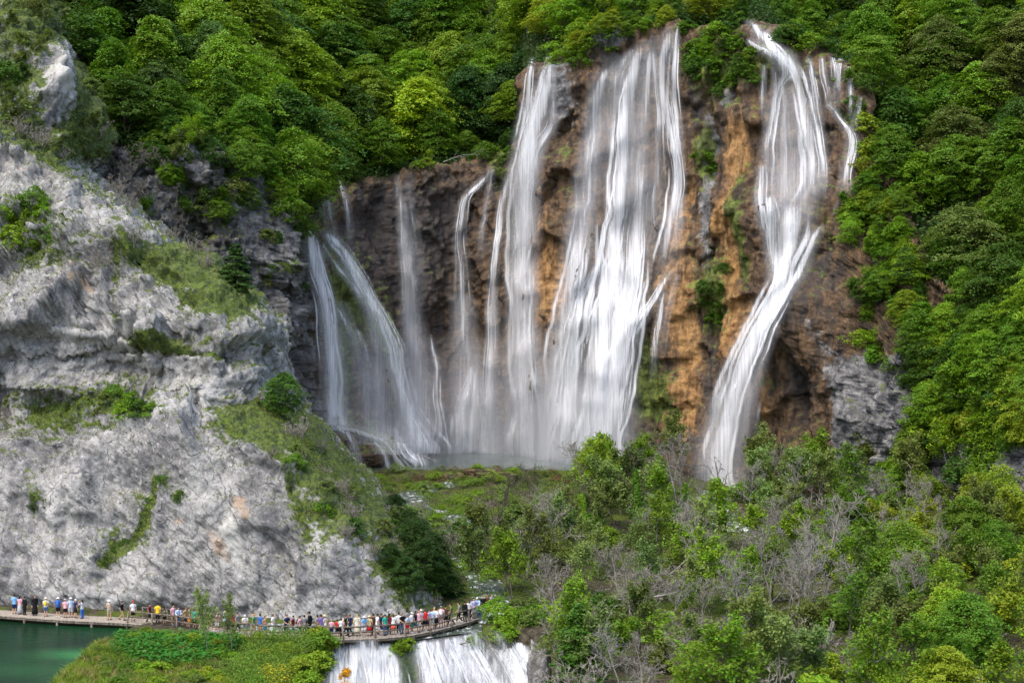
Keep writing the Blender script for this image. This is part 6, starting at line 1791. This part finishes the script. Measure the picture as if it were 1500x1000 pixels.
PEOPLE = [  # picture x, across the deck 0..1, pose, facing (deg, 0 = to the camera, 90 = picture right), top, bottom, head, backpack, scale, label
 (21,.55,'stand',200,('shirt','light blue'),('shorts','navy'),('hair','dark'),None,1.03,'person in light blue t-shirt and navy shorts, first from the left end of the boardwalk'),
 (29,.6,'stand',160,('shirt','pink'),('long_skirt','light grey'),('long_hair','dark'),None,.96,'person in pale pink top and long light grey skirt at the left of the boardwalk'),
 (36,.45,'stand',150,('jacket','black'),('trousers','black'),('hair','dark'),None,.98,'person all in black beside the long light grey skirt'),
 (51,.55,'stand',30,('jacket','black'),('long_skirt','black'),('long_hair','dark'),None,1.05,'tall person in a long black dress, alone on the left of the boardwalk'),
 (67,.5,'stand',185,('shirt','white'),('shorts','denim'),('sun_hat','cream'),'yellow',.98,'person in denim shorts and cream hat with a yellow backpack'),
 (85,.55,'stand',190,('shirt','blue'),('shorts','black'),('sun_hat','white'),'blue',1.03,'person in blue shirt, black shorts and white hat with a blue backpack'),
 (95.5,.5,'stand',170,('shirt','pink'),('shorts','black'),('cap','beige'),None,.97,'person in pale pink t-shirt, black shorts and beige cap'),
 (103.5,.6,'stand',200,('shirt','pale blue'),('shorts','light grey'),('sun_hat','white'),None,1.04,'person in loose pale blue shirt and white sun hat'),
 (110.5,.5,'stand',140,('shirt','navy'),('shorts','black'),('cap','white'),None,.98,'person in navy top, black shorts and white cap'),
 (120.5,.45,'photo',240,('shirt','light grey'),('trousers','blue'),('long_hair','dark'),None,.98,'person in blue jeans raising both arms to take a photo'),
 (160,.45,'hold',40,('shirt','beige'),('shorts','khaki'),('sun_hat','white'),None,1.03,'person in beige shirt, khaki shorts and white hat, alone just before the railing starts'),
 (178.5,.5,'walk',90,('shirt','black'),('trousers','tan'),('hair','dark'),None,.98,'person in black top and tan trousers at the first railing post'),
 (195,.55,'stand',30,('shirt','white'),('shorts','black'),('cap','red'),None,1.03,'person in white t-shirt and red cap near the start of the railing'),
 (219,.5,'walk',100,('shirt','maroon'),('trousers','black'),('hair','dark'),None,1.0,'person in maroon top left of the bright yellow shirt'),
 (231,.45,'stand',170,('shirt','yellow'),('trousers','black'),('hair','dark'),None,1.06,'person in a bright yellow shirt and black trousers with dark hair'),
 (241,.45,'stand',190,('shirt','olive'),('shorts','black'),('hair','dark'),None,.80,'small child in olive top right of the bright yellow shirt'),
 (253.5,.5,'stand',60,('shirt','pink'),('trousers','tan'),('hair','dark'),None,1.03,'person in pink top and tan trousers near the bright yellow shirt'),
 (261,.4,'lean',20,('jacket','pale blue'),('trousers','denim'),('hair','dark'),None,1.0,'person in pale blue long sleeves and jeans leaning on the rail'),
 (271,.55,'walk',80,('shirt','tan'),('shorts','black'),('long_hair','brown'),None,1.0,'person with long brown hair and tan top'),
 (277,.5,'stand',120,('shirt','olive'),('shorts','orange'),('hair','brown'),None,1.04,'person in olive top with orange shorts'),
 (285,.45,'stand',170,('shirt','teal'),('shorts','black'),('hair','brown'),None,1.0,'person in a teal green shirt behind the saplings'),
 (295,.5,'walk',90,('shirt','navy'),('shorts','grey'),('hair','dark'),None,1.0,'person in navy top and grey shorts behind the saplings'),
 (308,.5,'walk',90,('shirt','black'),('shorts','tan'),('hair','dark'),None,.96,'dark-haired person in black top between the two saplings'),
 (318,.45,'stand',30,('shirt','pink'),('shorts','white'),('long_hair','dark'),None,.98,'person in pale pink shirt and white shorts right of the first sapling'),
 (329.5,.5,'stand',160,('shirt','pale blue'),('shorts','khaki'),('sun_hat','straw'),None,1.04,'person in pale blue shirt and wide straw hat by the second sapling'),
 (341,.5,'stand',60,('shirt','coral'),('shorts','black'),('hair','brown'),None,1.0,'person in coral top right of the pale blue shirt and straw hat'),
 (347.5,.55,'walk',90,('shirt','grey'),('trousers','black'),('hair','dark'),None,1.02,'person in grey top beside the coral top'),
 (359,.4,'lean',10,('shirt','white'),('shorts','grey'),('cap','white'),None,.98,'person in white shirt and white cap leaning on the rail'),
 (371,.5,'walk',110,('shirt','green'),('shorts','tan'),('hair','orange'),None,1.0,'red-haired person in green top'),
 (381,.45,'stand',150,('shirt','blue'),('shorts','tan'),('hair','dark'),None,1.04,'person in plain blue t-shirt and tan shorts'),
 (388,.4,'hold',60,('shirt','tan'),('shorts','blue'),('long_hair','brown'),None,.97,'person in tan top and blue shorts right of the plain blue t-shirt'),
 (400,.45,'hold',80,('shirt','white'),('trousers','white'),('hair','brown'),None,1.06,'person dressed all in white, standing alone at the rail'),
 (419,.45,'lean',40,('shirt','navy'),('trousers','navy'),('hair','dark'),None,1.08,'person in navy shirt and navy trousers bending to the rail'),
 (439,.5,'walk',80,('shirt','pink'),('trousers','black'),('hair','dark'),'black',1.0,'person in pink top with a black backpack'),
 (454,.55,'walk',270,('jacket','black'),('trousers','black'),('cap','black'),None,1.2,'tall person in black jacket and black cap walking left'),
 (465,.5,'stand',250,('shirt','grey'),('trousers','black'),('hair','dark'),'yellow',1.05,'person in grey top carrying a bright yellow backpack beside the tall black jacket'),
 (470.5,.4,'hold',200,('shirt','purple'),('shorts','white'),('hair','dark'),None,1.1,'person in purple shirt and white shorts'),
 (476.5,.5,'walk',250,('shirt','cream'),('trousers','black'),('sun_hat','straw'),None,1.06,'person in cream top and straw hat with black trousers'),
 (485.5,.5,'stand',180,('shirt','pink'),('shorts','navy'),('hair','blond'),None,.84,'small child in pink top with blond hair'),
 (494,.5,'stand',190,('shirt','red'),('shorts','black'),('hair','dark'),None,.84,'small child in red t-shirt'),
 (499.5,.45,'walk',200,('shirt','white'),('trousers','black'),('hair','dark'),None,.90,'person in white t-shirt and black trousers right of the red t-shirt child'),
 (506,.5,'walk',100,('shirt','black'),('trousers','black'),('hair','brown'),'beige',1.06,'person in black clothes with a beige backpack'),
 (523,.55,'stand',180,('jacket','cream'),('long_skirt','cream'),('long_hair','blond'),None,1.07,'person in a long cream coat with long blond hair'),
 (533,.4,'lean',20,('shirt','light blue'),('shorts','white'),('sun_hat','white'),None,1.02,'person in light blue top and white sun hat leaning on the rail'),
 (541,.45,'stand',170,('shirt','straw'),('skirt','red'),('sun_hat','straw'),None,1.0,'person in straw coloured top, bright red skirt and straw hat'),
 (552.5,.45,'walk',120,('shirt','white'),('shorts','white'),('hair','dark'),None,1.06,'person in white t-shirt and white shorts right of the bright red skirt'),
 (558,.55,'walk',90,('shirt','navy'),('shorts','navy'),('hair','dark'),None,1.06,'person in navy top and navy shorts behind the white t-shirt and shorts'),
 (570,.55,'stand',160,('shirt','maroon'),('trousers','black'),('long_hair','dark'),None,1.04,'person in maroon top with long dark hair left of the coral skirt'),
 (576,.45,'stand',180,('shirt','white'),('skirt','coral'),('long_hair','brown'),None,1.02,'person in white top and coral skirt'),
 (584,.55,'stand',170,('shirt','white'),('trousers','black'),('hair','dark'),None,1.05,'person in white top and black trousers right of the coral skirt'),
 (588.5,.4,'lean',30,('shirt','black'),('trousers','denim'),('hair','dark'),None,1.04,'person in black t-shirt and jeans leaning on the rail'),
 (596,.6,'stand',200,('shirt','grey'),('trousers','black'),('hair','dark'),None,1.12,'tall person in dark grey behind the red shorts'),
 (596.5,.35,'lean',30,('shirt','pale blue'),('shorts','red'),('hair','dark'),None,.92,'person in pale blue top and red shorts'),
 (603,.5,'stand',60,('shirt','white'),('shorts','green'),('cap','white'),None,1.02,'person in white top, green shorts and white cap'),
 (613.5,.4,'stand',20,('shirt','pink'),('trousers','beige'),('long_hair','brown'),None,1.08,'person in pale pink top and beige trousers at the bend of the boardwalk'),
 (617,.6,'stand',190,('shirt','light grey'),('shorts','black'),('sun_hat','beige'),None,1.06,'person in light grey top and beige sun hat behind the beige trousers'),
 (622.5,.45,'stand',160,('shirt','red'),('shorts','black'),('hair','brown'),None,1.06,'person in red t-shirt and black shorts at the bend of the boardwalk'),
 (628,.4,'hold',70,('shirt','lavender'),('shorts','navy'),('hair','dark'),None,1.02,'person in lavender top and navy shorts right of the red t-shirt'),
 (633,.5,'stand',170,('shirt','pale blue'),('shorts','light grey'),('hair','brown'),None,1.02,'person in pale blue top and light grey shorts near the bend'),
 (636.5,.6,'stand',200,('shirt','cream'),('skirt','cream'),('long_hair','blond'),None,1.05,'blond person in a cream dress near the bend'),
 (638.5,.38,'stand',150,('shirt','white'),('skirt','black'),('hair','dark'),None,1.04,'person in white top and black skirt near the bend'),
 (646,.45,'stand',180,('shirt','pink'),('shorts','pink'),('cap','grey'),'white',1.08,'person in pink shorts with a white backpack at the right bend'),
 (661,.55,'walk',270,('shirt','olive'),('trousers','black'),('hair','dark'),None,1.05,'person in olive top walking alone past the dark yews'),
 (673,.5,'walk',270,('shirt','grey'),('trousers','black'),('hair','dark'),None,1.03,'person in grey top before the group at the far right end'),
 (681,.45,'stand',150,('jacket','black'),('trousers','black'),('hair','dark'),None,1.05,'person in black jacket at the left of the group at the right end'),
 (687,.55,'stand',200,('shirt','white'),('trousers','black'),('long_hair','brown'),None,1.03,'person in white top and black trousers in the group at the right end'),
 (694,.6,'stand',30,('shirt','lavender'),('shorts','light grey'),('hair','dark'),None,1.05,'person in lavender shirt and light grey shorts in the group at the right end'),
 (701,.4,'lean',330,('jacket','pale blue'),('trousers','denim'),('cap','white'),None,1.06,'person in pale blue jacket and white cap leaning over the rail at the right end'),
 (708,.55,'stand',10,('jacket','black'),('trousers','denim'),('hair','dark'),None,1.05,'person in black jacket and jeans in the group at the right end'),
 (714,.5,'stand',340,('jacket','brown'),('trousers','black'),('long_hair','dark'),None,1.04,'person in brown jacket in the group at the right end'),
 (336,.6,'walk',270,('jacket','black'),('trousers','black'),('hair','dark'),None,.98,'person in black jacket walking left between the straw hat and the coral top'),
 (429,.55,'walk',90,('shirt','maroon'),('trousers','denim'),('hair','dark'),None,1.0,'person in maroon top and jeans between the all-navy figure and the black backpack'),
 (446,.6,'stand',200,('shirt','grey'),('trousers','black'),('hair','dark'),None,1.02,'person in dark grey top left of the tall black jacket'),
 (513,.6,'walk',270,('shirt','navy'),('trousers','black'),('hair','brown'),None,1.04,'person in navy top left of the long cream coat'),
 (547,.6,'stand',190,('jacket','brown'),('trousers','black'),('hair','dark'),None,1.05,'person in brown jacket between the bright red skirt and the white t-shirt'),
 (564,.45,'stand',40,('shirt','teal'),('trousers','denim'),('cap','navy'),None,1.02,'person in teal top and navy cap left of the maroon top'),
 (608,.5,'walk',100,('shirt','black'),('shorts','denim'),('long_hair','dark'),None,1.04,'person in black top and denim shorts left of the beige trousers'),
 (653,.5,'stand',160,('shirt','brown'),('shorts','black'),('hair','dark'),None,1.06,'person in brown top just right of the pink shorts'),
 (719,.45,'lean',20,('shirt','lavender'),('trousers','grey'),('hair','brown'),None,1.0,'person in lavender shirt and grey trousers, last at the right end'),
]
for px, w, pose, face, top, bot, head, pack, sc, lab in PEOPLE:
    ps = POSES[pose]
    p = deck_pt(deck_s(px), w * DECK_W * .92 + .08)
    # step sideways so that the figure stands in its picture column
    p[0] = (px - 750) / FPX * p[1]
    root = empty('person', p, math.radians(-face) * -1)
    root.scale = (sc, sc, sc)
    tag(root, lab, 'person', 'visitors on the boardwalk')
    o = link('body', ps['body'], root)
    for part, colr in ((top[0], top[1]), (bot[0], bot[1])):
        c = link(part, ps[part], root); c.color = (*CLR[colr], 1)
    c = link('shoes', ps['shoes'], root); c.color = (*CLR[rp.choice(['white', 'black', 'grey', 'brown'])], 1)
    hair = 'hair' if head[0] in ('sun_hat', 'cap') else head[0]
    c = link('hair', ps[hair], root); c.color = (*CLR[head[1] if hair == head[0] else rp.choice(['dark', 'brown', 'dark', 'blond'])], 1)
    if head[0] in ('sun_hat', 'cap'):
        c = link('hat' if head[0] == 'sun_hat' else 'cap', ps[head[0]], root); c.color = (*CLR[head[1]], 1)
    if pack:
        b = link('backpack', ps['backpack'], None)
        b.location = p; b.rotation_euler = root.rotation_euler; b.scale = root.scale
        b.color = (*CLR[pack], 1)
        tag(b, f'{pack} backpack on the back of the {lab.split(" with a ")[0].split(" carrying ")[0]}', 'backpack', 'backpacks on the boardwalk')

# ------------------------------------------------------------------ island bank in front of the walkway
def blades(name, label, cat, P_, hgt, wid, color, seed, per=14, spread=.3, lean=.35):
    rng = np.random.default_rng(seed)
    n = len(P_) * per
    b = np.repeat(P_, per, 0) + rng.normal(size=(n, 3)) * spread * np.array([1, 1, 0])
    b[:, 2] = floor_h(b[:, 0], b[:, 1]) - .05
    az = rng.uniform(0, 6.283, n); h = hgt * rng.uniform(.5, 1.2, n)
    s_ = np.stack([np.cos(az), np.sin(az), 0 * az], 1) * (wid * rng.uniform(.6, 1.3, n))[:, None]
    d = np.stack([rng.normal(size=n) * lean, rng.normal(size=n) * lean, np.ones(n)], 1) * h[:, None]
    d2 = d * np.array([1.9, 1.9, .85])
    V = np.stack([b - s_, b + s_, b + d * .55 + s_ * .7, b + d * .55 - s_ * .7, b + d * .55 - s_ * .7, b + d * .55 + s_ * .7, b + d2 + s_ * .1, b + d2 - s_ * .1], 1).reshape(-1, 3)
    o = link(name, leaf_mesh(name, V, LEAF)); o.color = (*color, 1)
    tag(o, label, cat, kind='stuff')
rngi = np.random.default_rng(31)
m = 5200
x = rngi.uniform(-33.5, -13.2, m); y = rngi.uniform(92, 113.6, m)
fz = floor_h(x, y)
q = np.stack([x, y, fz], 1)
pxi = 750 + x / y * FPX; pyi = 500 + (CAM_Z - fz) / y * FPX
land = (fz > .02) & (x < -14.2 + (113 - y) * .05) & (y < lip_y(x) - .6)
nz = fbm(q * np.array([.28, .28, 0]), 4, .55, 131)
def tussocks(k, test, sd_):
    r_ = np.random.default_rng(sd_)
    i = np.where(land & test)[0]
    i = r_.permutation(i)[:k]
    return q[i]
blades('island_grass', 'long fresh grass on the bank between lake and cascade', 'grass', tussocks(520, nz > -.15, 1), .55, .026, (.19, .28, .02), 41, 34, .17, .32)
blades('reed_grass', 'darker tussocks of tall grass on the bank between lake and cascade', 'grass', tussocks(260, nz < .2, 2), .7, .024, (.09, .16, .02), 47, 34, .15, .26)
blades('straw_grass', 'dry straw coloured grass along the lake shore', 'grass', tussocks(330, (pxi < 330) | (nz > .2), 3), .5, .02, (.36, .27, .11), 42, 26, .2, .32)
blades('short_grass', 'short green turf of the bank', 'grass', q[land], .26, .03, (.10, .15, .02), 48, 8, .3, .5)
lf = land & (pxi > 170) & (((pxi - 255) / 95) ** 2 + ((pyi - 940) / 34) ** 2 < 1)
scatter('broad_leaved_plants', 'low bright broad-leaved plants in front of the railing', 'plants', q[lf], np.tile([0, 0, 1.0], (lf.sum(), 1)), .15, (.055, .19, .018), 12, .3, .55, 43, .85, 1.2)
lf = land & (pxi > 330) & (nz > -.25)
scatter('feathery_plants', 'feathery yellow green plants on the bank left of the cascade', 'plants', q[lf], np.tile([0, 0, 1.0], (lf.sum(), 1)), .10, (.14, .24, .025), 16, .35, .95, 44, .3, .3)
lf = land & (np.hypot((pxi - 405) / 26, (pyi - 1000) / 12) < 1)
scatter('yellow_flowers', 'patch of yellow flowers at the bottom edge', 'flowers', q[lf], np.tile([0, 0, 1.0], (lf.sum(), 1)), .06, (.62, .50, .02), 9, .3, .9, 45, .8, 1.0)
for px, py, h, w, tone in [(215,930,.85,1.8,'bright green'),(250,940,.9,1.8,'bright green'),(290,948,.9,1.8,'bright green'),(235,985,.9,1.8,'bright green')]:
    on_floor(px, fy(py, .7), BUSH, 'leafy_plant', h, 'bright leafy plant on the bank in front of the railing', 'plant', 'bright leafy plants on the bank', tone, w)
for px, py, h, w, tone in [(385,965,1.0,1.6,'yellow green'),(420,960,1.1,1.5,'yellow green'),(455,962,1.2,1.5,'yellow green'),(478,956,1.2,1.4,'bright green'),(440,985,1.2,1.5,'yellow green'),(484,985,1.6,1.2,'bright green'),(355,975,.9,1.6,'olive green')]:
    on_floor(px, fy(py, .7), BUSH, 'shrub', h, 'yellow green feathery shrub on the bank left of the cascade', 'shrub', 'feathery shrubs left of the cascade', tone, w)
for k in range(58):
    px, py = rt.uniform(150, 496), rt.uniform(930, 1015)
    if px < 150 + max(0, 985 - py) * .25: continue
    tn = ('bright green', 'yellow green', 'mid green', 'bright green', 'olive green')[rt.randrange(5)]
    on_floor(px, fy(py, .7), BUSH, 'leafy_plant', rt.uniform(.5, 1.0), f'{tn} clump of plants among the grass of the bank', 'plant', f'{tn} clumps on the grassy bank', tn, rt.uniform(1.2, 1.9))
for k in range(12):
    px, py = rt.uniform(722, 800), rt.uniform(888, 940)
    tn = ('bright green', 'mid green', 'olive green')[rt.randrange(3)]
    on_floor(px, fy(py, .7), BUSH, 'shrub', rt.uniform(1.0, 2.0), f'{tn} shrub just right of the boardwalk end', 'shrub', f'{tn} shrubs right of the boardwalk end', tn, 1.2)
on_floor(305, fy(958, .7), SPARSE[:2], 'sapling', 5.0, 'taller light green sapling in front of the boardwalk railing', 'sapling', None, 'pale green', .6)
on_floor(340, fy(955, .7), SPARSE, 'sapling', 4.2, 'shorter light green sapling right of the taller one, in front of the railing', 'sapling', None, 'pale green', .6)
TONE['orange'] = (.80, .48, .03)
for nm_, px, py, h in (('orange', 507, 1000, 1.5),):
    hit = cast([CASB, FLOOR], px, py)
    plant(BUSH[1], 'orange_shrub', hit[0] - Vector((0, 0, .3)), 1.5, 'small orange yellow shrub at the left edge of the white cascade', 'shrub', None, 'orange', .75)
for k in range(16):
    yk = rt.uniform(98, 112.5)
    plant(BUSH[rt.randrange(4)], 'shrub', Vector((rt.uniform(-16.0, -14.6), yk, rt.uniform(-1.2, .2))), rt.uniform(1.2, 1.9), 'green shrub on the steep edge of the bank beside the cascade', 'shrub', 'shrubs on the bank edge beside the cascade', rt.choice(['bright green', 'mid green', 'yellow green']), 1.3)
for px, py, h in [(588,950,1.0),(598,948,1.0),(578,956,.9),(690,945,1.0),(702,940,1.0),(735,925,1.2),(745,935,1.2),(728,938,1.0)]:
    hit = cast([CASB, FLOOR], px, py)
    plant(BUSH[rt.randrange(4)], 'shrub', hit[0] - Vector((0, 0, .15)), h, 'tuft of green plants on a mossy hump in the cascade', 'plant', 'plant tufts in the cascade', 'bright green', 1.2)
kn = grid_normals(kV)
mo = KAT['moss']
cand = np.argwhere((mo > .35) & (rngi.random(mo.shape) < .8))
scatter('hanging_moss', 'green moss hanging on the humps of the cascade', 'moss', kV[cand[:, 0], cand[:, 1]] , kn[cand[:, 0], cand[:, 1]], .09, (.055, .115, .012), 12, .13, .1, 46, .4, .1)

# ------------------------------------------------------------------ loose rocks, fallen wood
def rock(name, loc, rx, ry, rz, seed, label, mat=LIME):
    u, v = np.meshgrid(np.linspace(0, 2 * math.pi, 97), np.linspace(-math.pi / 2, math.pi / 2, 61))
    n = np.stack([np.cos(v) * np.cos(u), np.cos(v) * np.sin(u), np.sin(v)], -1)
    sgn = np.sign(n) * np.abs(n) ** .75
    hh, ee = facets(n * 1.6 + seed, seed, 1.0)
    k = 1 + hh * .22 + fbm(n * 1.3 + seed, 4, .55, seed) * .25 + fbm(n * 5 + seed, 3, .6, seed + 1) * .06
    V = sgn * k[..., None] * np.array([rx, ry, rz])
    V[:, -1] = V[:, 0]
    o = link(name, grid_mesh(name, V, [mat], True, {'moss': .25 * fbm(n * 2 + seed, 3, .5, 3) + .15, 'warm': n[..., 0] * 0, 'pale': n[..., 0] * 0 + .3, 'dark': n[..., 0] * 0}))
    o.location = loc
    tag(o, label, 'rock')
rock('rock_pillar', W(790, 1000, 106) + Vector((0, 0, -.4)), .95, .9, 3.4, 3, 'upright pale rock pillar at the right edge of the cascade')
rock('boulder', W(905, 905, 122), .9, .8, 1.1, 5, 'pale boulder half hidden in the scrub right of the boardwalk')
rock('boulder', W(1035, 945, 112), .8, .7, .6, 9, 'small pale boulder near the bottom edge right of centre')
for k, (px, py, r, lab) in enumerate([(660,702,1.6,'low brown rock at the pool outlet, left'),(700,696,2.0,'low brown rock in the middle of the pool outlet'),(735,700,1.7,'low brown rock at the right of the pool outlet')]):
    h = cast([FLOOR], px, py)
    rock('boulder', h[0] + Vector((0, 0, .1)), r * 1.4, r, r * .45, 20 + k, lab, TUFA)

def fallen(px, py, surf, L, ang, label, seed, mat=PALEBARK, r=.09, offs=.3):
    h = cast(surf, px, py)
    rng = np.random.default_rng(seed)
    d = np.array([math.cos(ang), -.15, math.sin(ang)])
    main, rad, _ = wander(rng, (0, 0, 0), d, L, r, r * .3, 7, .12, 0)
    paths = [(main, rad)]
    for k in range(9):
        q = main[rng.integers(2, 8)]
        p_, r_, _ = wander(rng, q, d + rng.normal(size=3) * .6, L * rng.uniform(.2, .4), r * .4, .012, 4, .15, 0)
        paths.append((p_, r_))
    o = link('fallen_branch', tubes_mesh('fallen_branch', paths, mat, 6))
    o.location = h[0] + Vector((0, -offs, offs))
    tag(o, label, 'branch')
fallen(650, 248, [BG], 7.5, .35, 'pale dead branch sticking out of the dark hollow above the narrow forked fall', 3, offs=1.2)
fallen(955, 895, [FLOOR], 6.0, .25, 'pale curved fallen branch in the scrub right of the boardwalk', 5, offs=1.6)
fallen(975, 860, [FLOOR], 5.5, .9, 'pale broken stem leaning in the middle of the scrub', 6, offs=1.4)
fallen(672, 948, [CASB], 3.2, .3, 'dark bare branch lying across the top of the cascade', 7, DARKWOOD, .06, .35)
fallen(725, 985, [CASB], 2.6, -.5, 'dark bare branch caught low in the cascade', 8, DARKWOOD, .05, .35)
